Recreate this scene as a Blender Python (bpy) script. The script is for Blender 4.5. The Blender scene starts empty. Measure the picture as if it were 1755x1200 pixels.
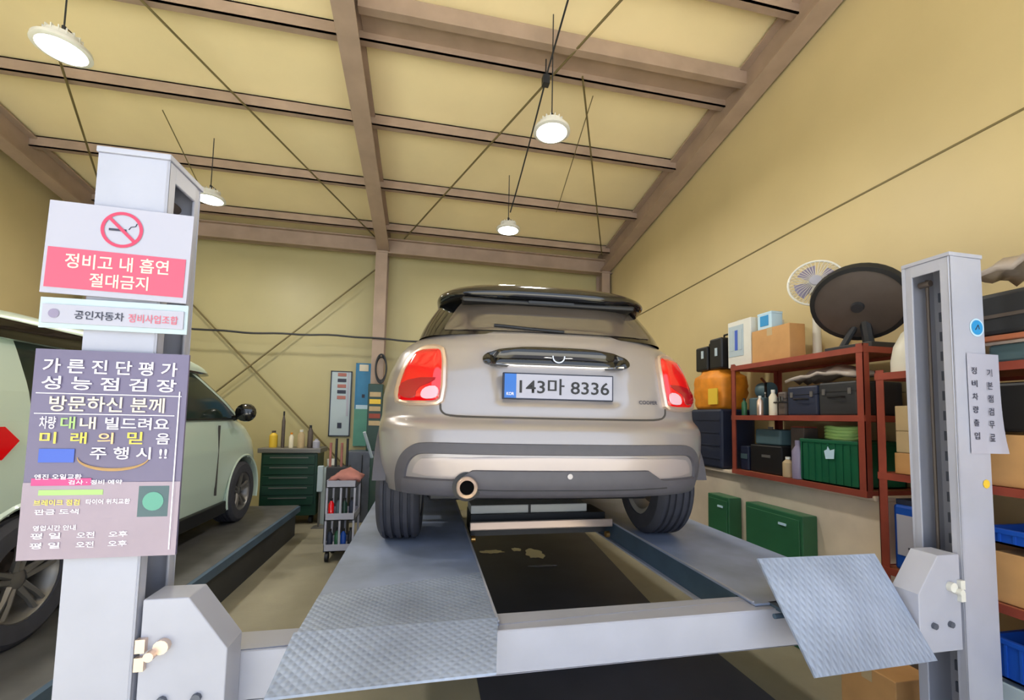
import bpy, bmesh, math, random
from mathutils import Vector, Matrix

random.seed(7)
SC = bpy.context.scene
COL = SC.collection
PI = math.pi

# ------------------------------------------------------------------ camera
def cam_axes(yaw, pitch, roll):
    y, p, r = (math.radians(a) for a in (yaw, pitch, roll))
    f = Vector((math.sin(y) * math.cos(p), math.cos(y) * math.cos(p), math.sin(p)))
    rt = Vector((math.cos(y), -math.sin(y), 0))
    up = rt.cross(f)
    return (rt * math.cos(r) + up * math.sin(r)), (-rt * math.sin(r) + up * math.cos(r)), f

cd = bpy.data.cameras.new('camera')
cam = bpy.data.objects.new('camera', cd)
COL.objects.link(cam)
_r, _u, _f = cam_axes(11.36, 3.71, 1.17)
cam.matrix_world = Matrix(((_r.x, _u.x, -_f.x, 0), (_r.y, _u.y, -_f.y, 0), (_r.z, _u.z, -_f.z, 1.45), (0, 0, 0, 1)))
cd.sensor_width = 36
cd.lens = 729 / 1755 * 36
cd.shift_y = 68.4 / 1755
cd.clip_start = 0.02
SC.camera = cam

# ------------------------------------------------------------------ world, exposure
w = bpy.data.worlds.new('world'); SC.world = w; w.use_nodes = True
nt = w.node_tree; nt.nodes.clear()
out = nt.nodes.new('ShaderNodeOutputWorld'); bg = nt.nodes.new('ShaderNodeBackground')
sky = nt.nodes.new('ShaderNodeTexSky'); sky.sky_type = 'HOSEK_WILKIE'; sky.turbidity = 6; sky.ground_albedo = 0.5
sky.sun_direction = Vector((-0.3, 0.5, 0.75)).normalized()
mixn = nt.nodes.new('ShaderNodeMixRGB'); mixn.inputs[0].default_value = 0.75
mixn.inputs[2].default_value = (0.74, 0.84, 1.0, 1)
nt.links.new(sky.outputs[0], mixn.inputs[1]); nt.links.new(mixn.outputs[0], bg.inputs[0])
bg.inputs[1].default_value = 2.1
nt.links.new(bg.outputs[0], out.inputs[0])
SC.view_settings.view_transform = 'Standard'
SC.view_settings.look = 'None'
SC.view_settings.gamma = 1
SC.view_settings.use_curve_mapping = False
SC.view_settings.exposure = 0.2
SC.cycles.use_denoising = True
SC.cycles.max_bounces = 8
SC.cycles.diffuse_bounces = 5
LAMP_W = 26
sl = bpy.data.lights.new('sun', 'SUN'); sl.energy = 20; sl.angle = 0.01; sl.color = (1.0, 0.975, 0.93)
so_ = bpy.data.objects.new('sun', sl); COL.objects.link(so_)
so_.rotation_euler = Vector((0.10, -0.34, 0.93)).to_track_quat('Z', 'Y').to_euler()

# ------------------------------------------------------------------ materials
def lin(c):
    return tuple(((x / 255) / 12.92 if x / 255 <= 0.04045 else ((x / 255 + 0.055) / 1.055) ** 2.4) for x in c) + (1,)

def mat(name, rgb, rough=0.5, metal=0.0, noise=0.0, nscale=6.0, bump=0.0, bscale=40, coat=0.0, emit=0, spec=0.5, alpha=None, trans=0.0):
    m = bpy.data.materials.new(name); m.use_nodes = True
    t = m.node_tree; b = t.nodes['Principled BSDF']
    b.inputs['Base Color'].default_value = lin(rgb)
    b.inputs['Roughness'].default_value = rough
    b.inputs['Metallic'].default_value = metal
    b.inputs['Specular IOR Level'].default_value = spec
    b.inputs['Coat Weight'].default_value = coat
    b.inputs['Coat Roughness'].default_value = 0.05
    if trans: b.inputs['Transmission Weight'].default_value = trans
    if emit:
        b.inputs['Emission Color'].default_value = lin(rgb)
        b.inputs['Emission Strength'].default_value = emit
    tc = t.nodes.new('ShaderNodeTexCoord')
    if noise:
        n = t.nodes.new('ShaderNodeTexNoise'); n.inputs['Scale'].default_value = nscale; n.inputs['Detail'].default_value = 6
        r = t.nodes.new('ShaderNodeValToRGB')
        r.color_ramp.elements[0].position = 0.3; r.color_ramp.elements[1].position = 0.7
        lo = 1 - noise
        L = lin(rgb)
        r.color_ramp.elements[0].color = (L[0] * lo, L[1] * lo, L[2] * lo, 1)
        r.color_ramp.elements[1].color = tuple(min(1, x * (1 + noise * 0.35)) for x in L[:3]) + (1,)
        t.links.new(tc.outputs['Object'], n.inputs['Vector'])
        t.links.new(n.outputs['Fac'], r.inputs['Fac'])
        t.links.new(r.outputs['Color'], b.inputs['Base Color'])
    if bump:
        n2 = t.nodes.new('ShaderNodeTexNoise'); n2.inputs['Scale'].default_value = bscale; n2.inputs['Detail'].default_value = 4
        bp = t.nodes.new('ShaderNodeBump'); bp.inputs['Strength'].default_value = bump; bp.inputs['Distance'].default_value = 0.01
        t.links.new(tc.outputs['Object'], n2.inputs['Vector'])
        t.links.new(n2.outputs['Fac'], bp.inputs['Height']); t.links.new(bp.outputs['Normal'], b.inputs['Normal'])
    return m

def panel_mat(name, rgb, axis, pitch=0.25):
    """cream sandwich panel: shallow ribs across one axis"""
    m = mat(name, rgb, 0.45, 0, noise=0.12, nscale=0.8)
    t = m.node_tree; b = t.nodes['Principled BSDF']
    tc = t.nodes.new('ShaderNodeTexCoord'); sp = t.nodes.new('ShaderNodeSeparateXYZ')
    t.links.new(tc.outputs['Object'], sp.inputs[0])
    mu = t.nodes.new('ShaderNodeMath'); mu.operation = 'MULTIPLY'; mu.inputs[1].default_value = 2 * PI / pitch
    si = t.nodes.new('ShaderNodeMath'); si.operation = 'SINE'
    pw = t.nodes.new('ShaderNodeMath'); pw.operation = 'GREATER_THAN'; pw.inputs[1].default_value = 0.93
    t.links.new(sp.outputs[axis], mu.inputs[0]); t.links.new(mu.outputs[0], si.inputs[0]); t.links.new(si.outputs[0], pw.inputs[0])
    bp = t.nodes.new('ShaderNodeBump'); bp.inputs['Strength'].default_value = 0.12; bp.inputs['Distance'].default_value = 0.004
    t.links.new(pw.outputs[0], bp.inputs['Height']); t.links.new(bp.outputs['Normal'], b.inputs['Normal'])
    return m

def diamond_mat(name, rgb, k=26.0):
    """blue grey chequer plate with worn patches"""
    m = mat(name, rgb, 0.48, 0.2, noise=0.28, nscale=3.5)
    t = m.node_tree; b = t.nodes['Principled BSDF']
    tc = t.nodes.new('ShaderNodeTexCoord'); sp = t.nodes.new('ShaderNodeSeparateXYZ')
    t.links.new(tc.outputs['Object'], sp.inputs[0])
    def M(op, a, bv):
        n = t.nodes.new('ShaderNodeMath'); n.operation = op
        for i, v in enumerate((a, bv)):
            if v is None: continue
            if isinstance(v, (int, float)): n.inputs[i].default_value = v
            else: t.links.new(v, n.inputs[i])
        return n.outputs[0]
    x, y = sp.outputs[0], sp.outputs[1]
    a = M('SINE', M('MULTIPLY', M('ADD', x, y), k * PI), None)
    c = M('SINE', M('MULTIPLY', M('SUBTRACT', x, y), k * PI), None)
    h = M('POWER', M('ABSOLUTE', M('MULTIPLY', a, c), None), 1.5)
    bp = t.nodes.new('ShaderNodeBump'); bp.inputs['Strength'].default_value = 0.5; bp.inputs['Distance'].default_value = 0.004
    t.links.new(h, bp.inputs['Height']); t.links.new(bp.outputs['Normal'], b.inputs['Normal'])
    return m

M = {}
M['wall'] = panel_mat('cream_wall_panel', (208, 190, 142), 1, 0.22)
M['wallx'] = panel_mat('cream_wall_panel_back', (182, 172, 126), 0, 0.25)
M['roof'] = panel_mat('cream_roof_panel', (244, 227, 180), 0, 0.25)
M['steel'] = mat('primer_brown_steel', (172, 150, 132), 0.55, 0.1, noise=0.15, nscale=4)
M['steel_dk'] = mat('dark_primer_steel', (112, 98, 84), 0.6, 0.1, noise=0.15)
M['rod'] = mat('brace_rod_steel', (120, 108, 72), 0.5, 0.3)
M['floor'] = mat('worn_green_grey_concrete', (152, 146, 126), 0.55, 0, noise=0.32, nscale=1.3, bump=0.1)
M['apron'] = mat('yard_bounce_concrete', (188, 186, 178), 0.8, noise=0.1, nscale=1)
M['mat'] = mat('dark_wet_floor_coating', (68, 69, 80), 0.6, 0, noise=0.3, nscale=2.0)
M['plinth'] = mat('beige_plinth_paint', (228, 212, 190), 0.6, 0, noise=0.2, nscale=3)
M['lift'] = mat('pale_grey_lift_paint', (170, 173, 187), 0.38, 0.0, noise=0.08, nscale=5)
M['lift_in'] = mat('blue_grey_lift_inside', (92, 98, 112), 0.5, 0.2, noise=0.25, nscale=6)
M['deck'] = diamond_mat('blue_grey_chequer_plate', (160, 174, 200), 34.0)
M['deck_plain'] = mat('worn_blue_grey_runway', (158, 172, 202), 0.45, 0.1, noise=0.3, nscale=4.0)
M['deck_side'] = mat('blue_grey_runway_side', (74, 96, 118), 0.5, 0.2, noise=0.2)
M['white'] = mat('white_sheet', (170, 171, 186), 0.5)
M['white_g'] = mat('white_plastic', (222, 222, 214), 0.35, noise=0.06)
M['black'] = mat('black_plastic', (22, 22, 24), 0.45)
M['black_g'] = mat('gloss_black', (12, 12, 14), 0.12, coat=0.6)
M['rubber'] = mat('tyre_rubber', (62, 63, 72), 0.72, noise=0.25, nscale=12)
M['clad'] = mat('dark_grey_cladding', (84, 82, 88), 0.55, noise=0.08, nscale=20)
M['silver'] = mat('warm_silver_car_paint', (162, 156, 155), 0.3, 0.35, coat=0.7)
M['silver2'] = mat('bright_silver_insert', (176, 165, 162), 0.32, 0.25, coat=0.4)
M['gap'] = mat('panel_gap_shadow', (70, 66, 62), 0.8)
M['chrome'] = mat('chrome', (225, 225, 228), 0.12, 1.0)
M['chrome_w'] = mat('soft_chrome', (226, 204, 188), 0.3, 0.7)
M['glass'] = mat('car_glass_reflection_brown', (84, 76, 68), 0.08, 0.0, coat=0.5, spec=0.9)  # brown base colour paints the reflection into the rear window
M['glass_g'] = mat('green_car_glass', (34, 48, 43), 0.12, 0.0, coat=0.1, spec=0.5)
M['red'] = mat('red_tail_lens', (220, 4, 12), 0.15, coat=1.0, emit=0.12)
M['red_dk'] = mat('deep_red_tail_lens', (165, 0, 26), 0.2, coat=1.0)
M['pink'] = mat('clear_reversing_lens', (240, 190, 205), 0.15, coat=1.0)
M['blue_p'] = mat('plate_blue', (40, 105, 190), 0.4)
M['mint'] = mat('mint_white_car_paint', (204, 224, 211), 0.3, 0.05, coat=0.7)
M['alloy'] = mat('dark_alloy', (120, 118, 116), 0.35, 0.5)
M['bore_shade'] = mat('bore_shade', (4, 4, 4), 0.9, spec=0.1)
M['wet'] = mat('wet_film', (110, 112, 120), 0.06, 0.0, spec=1.0, coat=1.0)
M['rim_light'] = mat('silver_rim', (176, 174, 170), 0.4, 0.3)
M['platform'] = mat('dark_platform_steel', (92, 92, 92), 0.5, 0.1, noise=0.3)
M['rust'] = mat('red_brown_angle_iron', (150, 68, 52), 0.55, 0.1, noise=0.25, nscale=7)
M['board'] = mat('orange_brown_shelf_board', (176, 104, 72), 0.6, noise=0.2)
M['card'] = mat('brown_cardboard', (196, 150, 96), 0.75, noise=0.12, nscale=8)
M['card2'] = mat('pale_cardboard', (188, 166, 128), 0.75, noise=0.12, nscale=8)
M['green'] = mat('green_crate_plastic', (20, 92, 62), 0.45, noise=0.12)
M['green2'] = mat('green_metal_panel', (48, 104, 70), 0.4, noise=0.2, nscale=4)
M['green_dk'] = mat('dark_green_tool_chest', (24, 58, 46), 0.35, noise=0.1)
M['teal'] = mat('grey_teal_case', (74, 98, 104), 0.5, noise=0.1)
M['navy'] = mat('navy_plastic', (36, 44, 66), 0.5, noise=0.15)
M['blue'] = mat('strong_blue', (22, 78, 176), 0.4)
M['orange'] = mat('orange_bag', (226, 140, 30), 0.55, noise=0.25, nscale=9)
M['yellow'] = mat('yellow_plastic', (226, 190, 60), 0.5)
M['dark'] = mat('charcoal_plastic', (42, 44, 48), 0.5, noise=0.2)
M['olive'] = mat('dark_olive_metal', (92, 82, 76), 0.5, 0.1, noise=0.2)
M['lilac'] = mat('lilac_grey_can', (140, 132, 158), 0.4, noise=0.1)
M['clear'] = mat('cloudy_plastic_wrap', (178, 166, 156), 0.35, noise=0.2, nscale=14, bump=0.6, bscale=18)
M['brass'] = mat('brass', (190, 150, 90), 0.3, 0.9)
M['rubber_mat'] = mat('black_rubber', (30, 30, 30), 0.7)
M['pinkp'] = mat('sign_red_band', (214, 84, 110), 0.5)
M['signred'] = mat('sign_red_ring', (196, 60, 92), 0.5)
M['ink'] = mat('dark_ink', (52, 56, 74), 0.6)
M['ink_r'] = mat('faded_red_ink', (200, 104, 122), 0.6)
M['posterm'] = mat('purple_grey_print', (108, 102, 130), 0.4, noise=0.12, nscale=5)
M['posterp'] = mat('pink_grey_print', (158, 144, 158), 0.4, noise=0.12, nscale=5)
M['p_white'] = mat('print_white', (240, 236, 250), 0.5)
M['p_cream'] = mat('print_cream', (222, 214, 190), 0.5)
M['p_yellow'] = mat('print_yellow', (236, 216, 84), 0.5)
M['p_orange'] = mat('print_orange', (238, 190, 140), 0.5)
M['p_green'] = mat('print_green', (160, 200, 120), 0.5)
M['p_blue'] = mat('print_blue', (66, 96, 190), 0.5)
M['p_mag'] = mat('print_magenta', (190, 70, 130), 0.5)
M['p_tan'] = mat('print_tan', (196, 160, 110), 0.5)
M['stick_b'] = mat('sticker_blue', (52, 146, 206), 0.4)
M['stick_l'] = mat('sticker_light', (190, 220, 238), 0.4)
M['lamp_on'] = mat('lit_lamp_lens', (255, 252, 244), 0.5, emit=9)
M['cloth'] = mat('red_pink_cloth', (176, 116, 108), 0.8, noise=0.3)
M['skyblue'] = mat('poster_sky_blue', (52, 130, 176), 0.5, noise=0.1)
M['aqua'] = mat('poster_aqua', (92, 158, 140), 0.5, noise=0.1)
M['poster_l'] = mat('poster_pale_blue', (176, 192, 200), 0.5)

# ------------------------------------------------------------------ mesh helpers
ORG = {}

class MB:
    def __init__(s): s.v = []; s.f = []; s.mi = []
    def add(s, vs, fs, mi=0):
        o = len(s.v); s.v += [Vector(v) for v in vs]
        for f in fs: s.f.append([i + o for i in f]); s.mi.append(mi)
        return s
    def box(s, x0, x1, y0, y1, z0, z1, mi=0, rot=None, piv=None):
        vs = [Vector((x, y, z)) for z in (z0, z1) for y in (y0, y1) for x in (x0, x1)]
        if rot is not None:
            p = Vector(piv) if piv is not None else Vector(((x0 + x1) / 2, (y0 + y1) / 2, (z0 + z1) / 2))
            vs = [rot @ (v - p) + p for v in vs]
        return s.add(vs, [(0, 2, 3, 1), (4, 5, 7, 6), (0, 1, 5, 4), (2, 6, 7, 3), (0, 4, 6, 2), (1, 3, 7, 5)], mi)
    def tube(s, pts, r, seg=8, mi=0, closed=False, caps=True):
        pts = [Vector(p) for p in pts]; n = len(pts)
        rs = r if isinstance(r, (list, tuple)) else [r] * n
        vs = []; ref = None
        for i, p in enumerate(pts):
            a = pts[(i - 1) % n] if (closed or i > 0) else p
            b = pts[(i + 1) % n] if (closed or i < n - 1) else p
            d = (b - a).normalized()
            if ref is None:
                ref = Vector((0, 0, 1)) if abs(d.z) < 0.9 else Vector((1, 0, 0))
            u = (ref - d * ref.dot(d)).normalized(); v = d.cross(u); ref = u
            for k in range(seg):
                t = 2 * PI * k / seg
                vs.append(p + (u * math.cos(t) + v * math.sin(t)) * rs[i])
        fs = []
        for i in range(n if closed else n - 1):
            j = (i + 1) % n
            for k in range(seg):
                l = (k + 1) % seg
                fs.append((i * seg + k, i * seg + l, j * seg + l, j * seg + k))
        if caps and not closed:
            fs.append(tuple(range(seg))); fs.append(tuple((n - 1) * seg + k for k in range(seg)))
        return s.add(vs, fs, mi)
    def lathe(s, prof, c=(0, 0, 0), axis='Z', seg=24, mi=0, close=False, rot=None):
        """prof: (radius, height) pairs"""
        c = Vector(c); vs = []
        for r, h in prof:
            for k in range(seg):
                t = 2 * PI * k / seg; a, b = r * math.cos(t), r * math.sin(t)
                v = {'Z': (a, b, h), 'X': (h, a, b), 'Y': (a, h, b)}[axis]
                v = Vector(v)
                if rot is not None: v = rot @ v
                vs.append(c + v)
        n = len(prof); fs = []
        for i in range(n if close else n - 1):
            j = (i + 1) % n
            for k in range(seg):
                l = (k + 1) % seg
                fs.append((i * seg + k, i * seg + l, j * seg + l, j * seg + k))
        if not close and n > 2 or (n == 2 and prof[0][0] > 1e-6):
            if prof[0][0] > 1e-6: fs.append(tuple(range(seg)))
            if prof[-1][0] > 1e-6: fs.append(tuple((n - 1) * seg + k for k in range(seg)))
        return s.add(vs, fs, mi)
    def prism(s, poly, axis, a, b, mi=0):
        """poly of 2-D points in the two other axes (XY, XZ or YZ order)"""
        def P(p, h):
            return {'Z': (p[0], p[1], h), 'Y': (p[0], h, p[1]), 'X': (h, p[0], p[1])}[axis]
        n = len(poly)
        vs = [P(p, a) for p in poly] + [P(p, b) for p in poly]
        fs = [tuple(range(n)), tuple(range(n, 2 * n))] + [(i, (i + 1) % n, (i + 1) % n + n, i + n) for i in range(n)]
        return s.add(vs, fs, mi)
    def grid(s, rows, mi=0, close=False):
        nr, nc = len(rows), len(rows[0])
        vs = [p for r in rows for p in r]
        fs = [(i * nc + j, i * nc + (j + 1) % nc, (i + 1) * nc + (j + 1) % nc, (i + 1) * nc + j)
              for i in range(nr - 1) for j in range(nc if close else nc - 1)]
        return s.add(vs, fs, mi)
    def build(s, name, m, parent=None, smooth=False, bevel=0, label=None, weld=True, angle=40):
        me = bpy.data.meshes.new(name)
        if parent is None:
            xs = [v.x for v in s.v]; ys = [v.y for v in s.v]; zs = [v.z for v in s.v]
            org = Vector(((min(xs) + max(xs)) / 2, (min(ys) + max(ys)) / 2, min(zs)))
        else:
            org = ORG[parent.name]
        me.from_pydata([v - org for v in s.v], [], s.f)
        ms = m if isinstance(m, (list, tuple)) else [m]
        for x in ms: me.materials.append(M[x] if isinstance(x, str) else x)
        for p, i in zip(me.polygons, s.mi): p.material_index = i
        bm = bmesh.new(); bm.from_mesh(me)
        if weld: bmesh.ops.remove_doubles(bm, verts=bm.verts, dist=1e-5)
        bmesh.ops.recalc_face_normals(bm, faces=bm.faces)
        bm.to_mesh(me); bm.free()
        if smooth:
            for p in me.polygons: p.use_smooth = True
            me.set_sharp_from_angle(angle=math.radians(angle))
        o = bpy.data.objects.new(name, me); COL.objects.link(o)
        if parent is None: o.location = org
        else: o.parent = parent
        ORG[o.name] = org
        if bevel:
            b = o.modifiers.new('bevel', 'BEVEL'); b.width = bevel; b.segments = 2; b.limit_method = 'ANGLE'; b.angle_limit = math.radians(50)
        if label: o['label'] = label
        return o

def thing(name, label, cat, loc=(0, 0, 0), rotz=None, group=None):
    """Empty at the base of a thing. With rotz the parts are modelled in local coordinates."""
    o = bpy.data.objects.new(name, None); COL.objects.link(o); o.location = loc; o.empty_display_size = 0.05
    if rotz is not None:
        o.rotation_euler = (0, 0, rotz); ORG[o.name] = Vector((0, 0, 0))
    else:
        ORG[o.name] = Vector(loc)
    o['label'] = label; o['category'] = cat
    if group: o['group'] = group
    return o

def tag(o, label, cat, group=None):
    o['label'] = label; o['category'] = cat
    if group: o['group'] = group
    return o

def struct(o):
    o['kind'] = 'structure'; return o

_txt = [0]
def text(parent, body, x0, x1, z0, z1, y, m, name='lettering', rows=None, spread=False, face='-Y'):
    """Lettering fitted in a rectangle facing -Y."""
    c = bpy.data.curves.new('t', 'FONT'); c.body = body; c.extrude = 0.0; c.resolution_u = 3; c.offset = 0.012
    if spread: c.space_character = spread
    o = bpy.data.objects.new('t', c); COL.objects.link(o)
    dg = bpy.context.evaluated_depsgraph_get()
    me = bpy.data.meshes.new_from_object(o.evaluated_get(dg))
    bpy.data.objects.remove(o); bpy.data.curves.remove(c)
    xs = [v.co.x for v in me.vertices]; ys = [v.co.y for v in me.vertices]
    ax, bx, ay, by = min(xs), max(xs), min(ys), max(ys)
    org = ORG[parent.name]
    for v in me.vertices:
        X = x0 + (v.co.x - ax) / (bx - ax) * (x1 - x0); Z = z0 + (v.co.y - ay) / (by - ay) * (z1 - z0)
        Y = y(X, Z) if callable(y) else y
        v.co = Vector((X, Y, Z)) - org
    me.materials.clear(); me.materials.append(M[m]); me.name = name
    q = bpy.data.objects.new(name, me); COL.objects.link(q); q.parent = parent
    ORG[q.name] = org
    return q

def lerp(tab, z):
    if z <= tab[0][0]: return tab[0][1]
    for (a, va), (b, vb) in zip(tab, tab[1:]):
        if z <= b:
            t = (z - a) / (b - a); return va + (vb - va) * t
    return tab[-1][1]

def smooth_tab(tab, z):
    e = 0.012
    return (lerp(tab, z - e) + lerp(tab, z) * 2 + lerp(tab, z + e)) / 4

def rz(a): return Matrix.Rotation(a, 3, 'Z')

# ------------------------------------------------------------------ setting
XL, XR, YB, YF = -4.62, 2.95, 6.72, -1.2
def roof_z(y): return 3.884 + 0.168 * (6.556 - y)      # underside of the rafters

def quad(name, pts, m, t=0.08, n=(0, 0, 1)):
    b = MB(); n = Vector(n) * t
    p = [Vector(q) for q in pts]; k = len(p)
    b.add(p + [q + n for q in p], [tuple(range(k)), tuple(range(k, 2 * k))] + [(i, (i + 1) % k, (i + 1) % k + k, i + k) for i in range(k)])
    return struct(b.build(name, m))

quad('floor', [(XL - .1, -1.3, 0), (XR + .1, -1.3, 0), (XR + .1, YB + .1, 0), (XL - .1, YB + .1, 0)], 'floor', 0.2, (0, 0, -1))
zr = lambda y: roof_z(y) + 0.33
TR = [0]
quad('ceiling', [(XL - .1, YF, zr(YF)), (XR + .1, YF, zr(YF)), (XR + .1, YB + .1, zr(YB + .1)), (XL - .1, YB + .1, zr(YB + .1))], 'roof', 0.12)
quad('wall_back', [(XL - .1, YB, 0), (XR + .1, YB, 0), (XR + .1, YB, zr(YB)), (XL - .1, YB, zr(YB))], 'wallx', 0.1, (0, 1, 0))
quad('wall_right', [(XR, YF, 0), (XR, YB, 0), (XR, YB, zr(YB)), (XR, YF, zr(YF))], 'wall', 0.1, (1, 0, 0))
quad('wall_left', [(XL, YF, 0), (XL, YB, 0), (XL, YB, zr(YB)), (XL, YF, zr(YF))], 'wall', 0.1, (-1, 0, 0))
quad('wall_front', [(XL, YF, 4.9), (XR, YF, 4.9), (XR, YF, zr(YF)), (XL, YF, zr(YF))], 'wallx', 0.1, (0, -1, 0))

def trim(b, m, **k):
    TR[0] += 1
    return struct(b.build('trim_%d' % TR[0], m, **k))

def ibeam_roof(x, w=0.17, y0=YF, y1=6.6, d=0.3, mi=0):
    """rafter: I section following the roof slope, plus its column at the back wall"""
    b = MB()
    def strip(xa, xb, o0, o1):
        b.add([(xa, y0, roof_z(y0) + o0), (xb, y0, roof_z(y0) + o0), (xb, y1, roof_z(y1) + o0), (xa, y1, roof_z(y1) + o0),
               (xa, y0, roof_z(y0) + o1), (xb, y0, roof_z(y0) + o1), (xb, y1, roof_z(y1) + o1), (xa, y1, roof_z(y1) + o1)],
              [(0, 1, 2, 3), (4, 5, 6, 7), (0, 1, 5, 4), (1, 2, 6, 5), (2, 3, 7, 6), (3, 0, 4, 7)])
    strip(x - w / 2, x + w / 2, 0, 0.02)
    strip(x - 0.012, x + 0.012, 0.02, d - 0.02)
    strip(x - w / 2, x + w / 2, d - 0.02, d)
    return b

trim(ibeam_roof(-0.70), 'steel')
trim(ibeam_roof(-4.32), 'steel')
trim(ibeam_roof(2.84), 'steel')
def column(x, w=0.17):
    b = MB(); z1 = roof_z(6.5)
    b.box(x - w / 2, x + w / 2, 6.45, 6.47, 0, z1); b.box(x - 0.01, x + 0.01, 6.47, 6.68, 0, z1); b.box(x - w / 2, x + w / 2, 6.68, 6.70, 0, z1)
    return b
trim(column(-0.72), 'steel'); trim(column(-4.32), 'steel'); trim(column(2.84, 0.14), 'steel')
# purlins: C sections that run the width of the building
def purlin(y, x0=XL, x1=XR):
    z = roof_z(y) + 0.2; b = MB()
    b.box(x0, x1, y, y + 0.012, z, z + 0.12); b.box(x0, x1, y, y + 0.07, z, z + 0.012); b.box(x0, x1, y + 0.06, y + 0.07, z + 0.012, z + 0.035)
    b.box(x0, x1, y, y + 0.07, z + 0.108, z + 0.12)
    return trim(b, 'steel')
for y in (6.28, 5.38, 4.42, 3.56, 2.70, 1.82, 0.92, 0.0): purlin(y)
# boxed beam beside the fourth purlin in the right bay
b = MB(); z = roof_z(3.33) + 0.17
b.box(-0.62, XR, 3.27, 3.34, z, z + 0.14); b.box(-0.62, XR, 3.34, 3.56, z + 0.06, z + 0.08)
trim(b, 'steel')
# eave beam at the back wall
b = MB()
b.box(XL, XR, 6.50, 6.515, 3.86, 4.08); b.box(XL, XR, 6.44, 6.58, 3.86, 3.875); b.box(XL, XR, 6.44, 6.58, 4.07, 4.085)
trim(b, 'steel')
# seam on the right wall and skirting rail on the left wall
b = MB(); b.add([(2.945, YF, 3.13), (2.945, 2.76, 3.05), (2.945, YB, 2.90), (2.945, YB, 2.912), (2.945, 2.76, 3.062), (2.945, YF, 3.142),
                 (2.952, YF, 3.13), (2.952, 2.76, 3.05), (2.952, YB, 2.90), (2.952, YB, 2.912), (2.952, 2.76, 3.062), (2.952, YF, 3.142)],
                [(0, 1, 4, 5), (1, 2, 3, 4), (6, 7, 10, 11), (7, 8, 9, 10), (0, 1, 7, 6), (1, 2, 8, 7), (5, 4, 10, 11), (4, 3, 9, 10)])
trim(b, 'rod')
# diagonal rods: back wall cross and roof bracing
def rod(p, q, r=0.012, m='rod'):
    b = MB(); b.tube([p, q], r, 6); return trim(b, m, smooth=True)
rod((-0.80, 6.60, 3.66), (-4.28, 6.60, 0.40)); rod((-4.28, 6.64, 4.03), (-0.80, 6.64, 0.33))
def rr(p, q): rod((p[0], p[1], roof_z(p[1]) + 0.17), (q[0], q[1], roof_z(q[1]) + 0.17), 0.01)
rr((-3.9, 0.1), (-0.79, 6.5)); rr((-4.2, 6.4), (-3.2, 4.2))
rr((2.75, 0.1), (-0.4, 6.4)); rr((1.30, 3.5), (2.7, 6.3))
# beige plinth wall under the right rack
b = MB(); b.box(2.52, XR, 1.96, YB, 0, 1.02); b.box(2.48, XR, 1.96, YB, 1.02, 1.05)
trim(b, 'plinth', bevel=0.008)
b = MB(); b.box(-12, 12, -14, -1.3, -0.25, -0.005); trim(b, 'apron')  # unseen yard slab, added in pale concrete to bounce light onto the ceiling
# dark coated strip on the floor in the lift bay
b = MB(); b.add([(0.30, -1.2, 0.004), (1.86, -1.2, 0.004), (1.84, 2.4, 0.004), (1.80, 3.2, 0.004), (2.15, 6.2, 0.004), (0.35, 6.2, 0.004)], [(0, 1, 2, 3, 4, 5)])
trim(b, 'mat')

# ------------------------------------------------------------------ pendant lamps
def lamp(x, y, label, z=3.75, tilt=0, cordtop=None):
    t = thing('pendant_lamp', label, 'lamp', (x, y, z), group='round high bay lamps')
    b = MB(); b.lathe([(0.05, 0.10), (0.09, 0.085), (0.10, 0.04), (0.145, 0.022), (0.148, 0.0), (0.135, -0.006)], (x, y, z), seg=28)
    b.build('housing', 'white_g', t, smooth=True)
    b = MB()
    for k in range(16):
        a = 2 * PI * k / 16
        b.box(x + 0.05, x + 0.095, y - 0.003, y + 0.003, z + 0.03, z + 0.10, rot=rz(a), piv=(x, y, z))
    b.build('cooling_fins', 'white_g', t)
    b = MB(); b.lathe([(0.0, -0.012), (0.10, -0.012), (0.13, -0.004)], (x, y, z), seg=28)
    b.build('lens', 'lamp_on', t)
    zt = roof_z(y) + 0.31
    b = MB(); b.tube([(x, y, z + 0.10), (x, y, z + 0.16)], 0.012, 8); b.tube([(x, y, z + 0.16), (x, y, zt)], 0.005, 6)
    b.tube([(x, y, z + 0.16), (x + 0.05, y, z + 0.12), (x + 0.05, y, z + 0.07)], 0.004, 6)
    b.build('suspension_cord', 'dark', t, smooth=True)
    ld = bpy.data.lights.new('lamp_light', 'AREA'); ld.shape = 'DISK'; ld.size = 0.24; ld.energy = LAMP_W; ld.color = (1.0, 0.96, 0.88); ld.spread = PI
    lo = bpy.data.objects.new('lamp_light', ld); COL.objects.link(lo); lo.location = (0, 0, -0.02); lo.parent = t
    return t
lamp(-2.37, 3.12, 'round white high bay lamp, lit, largest in view, hanging over the mint car')
lamp(0.92, 3.17, 'round lit high bay lamp hanging over the silver car between two beams')
lamp(0.92, 5.02, 'small round lit high bay lamp near the back wall above the silver car roof')
lamp(-2.38, 5.06, 'smallest lit high bay lamp, seen just right of the left post top')

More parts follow.
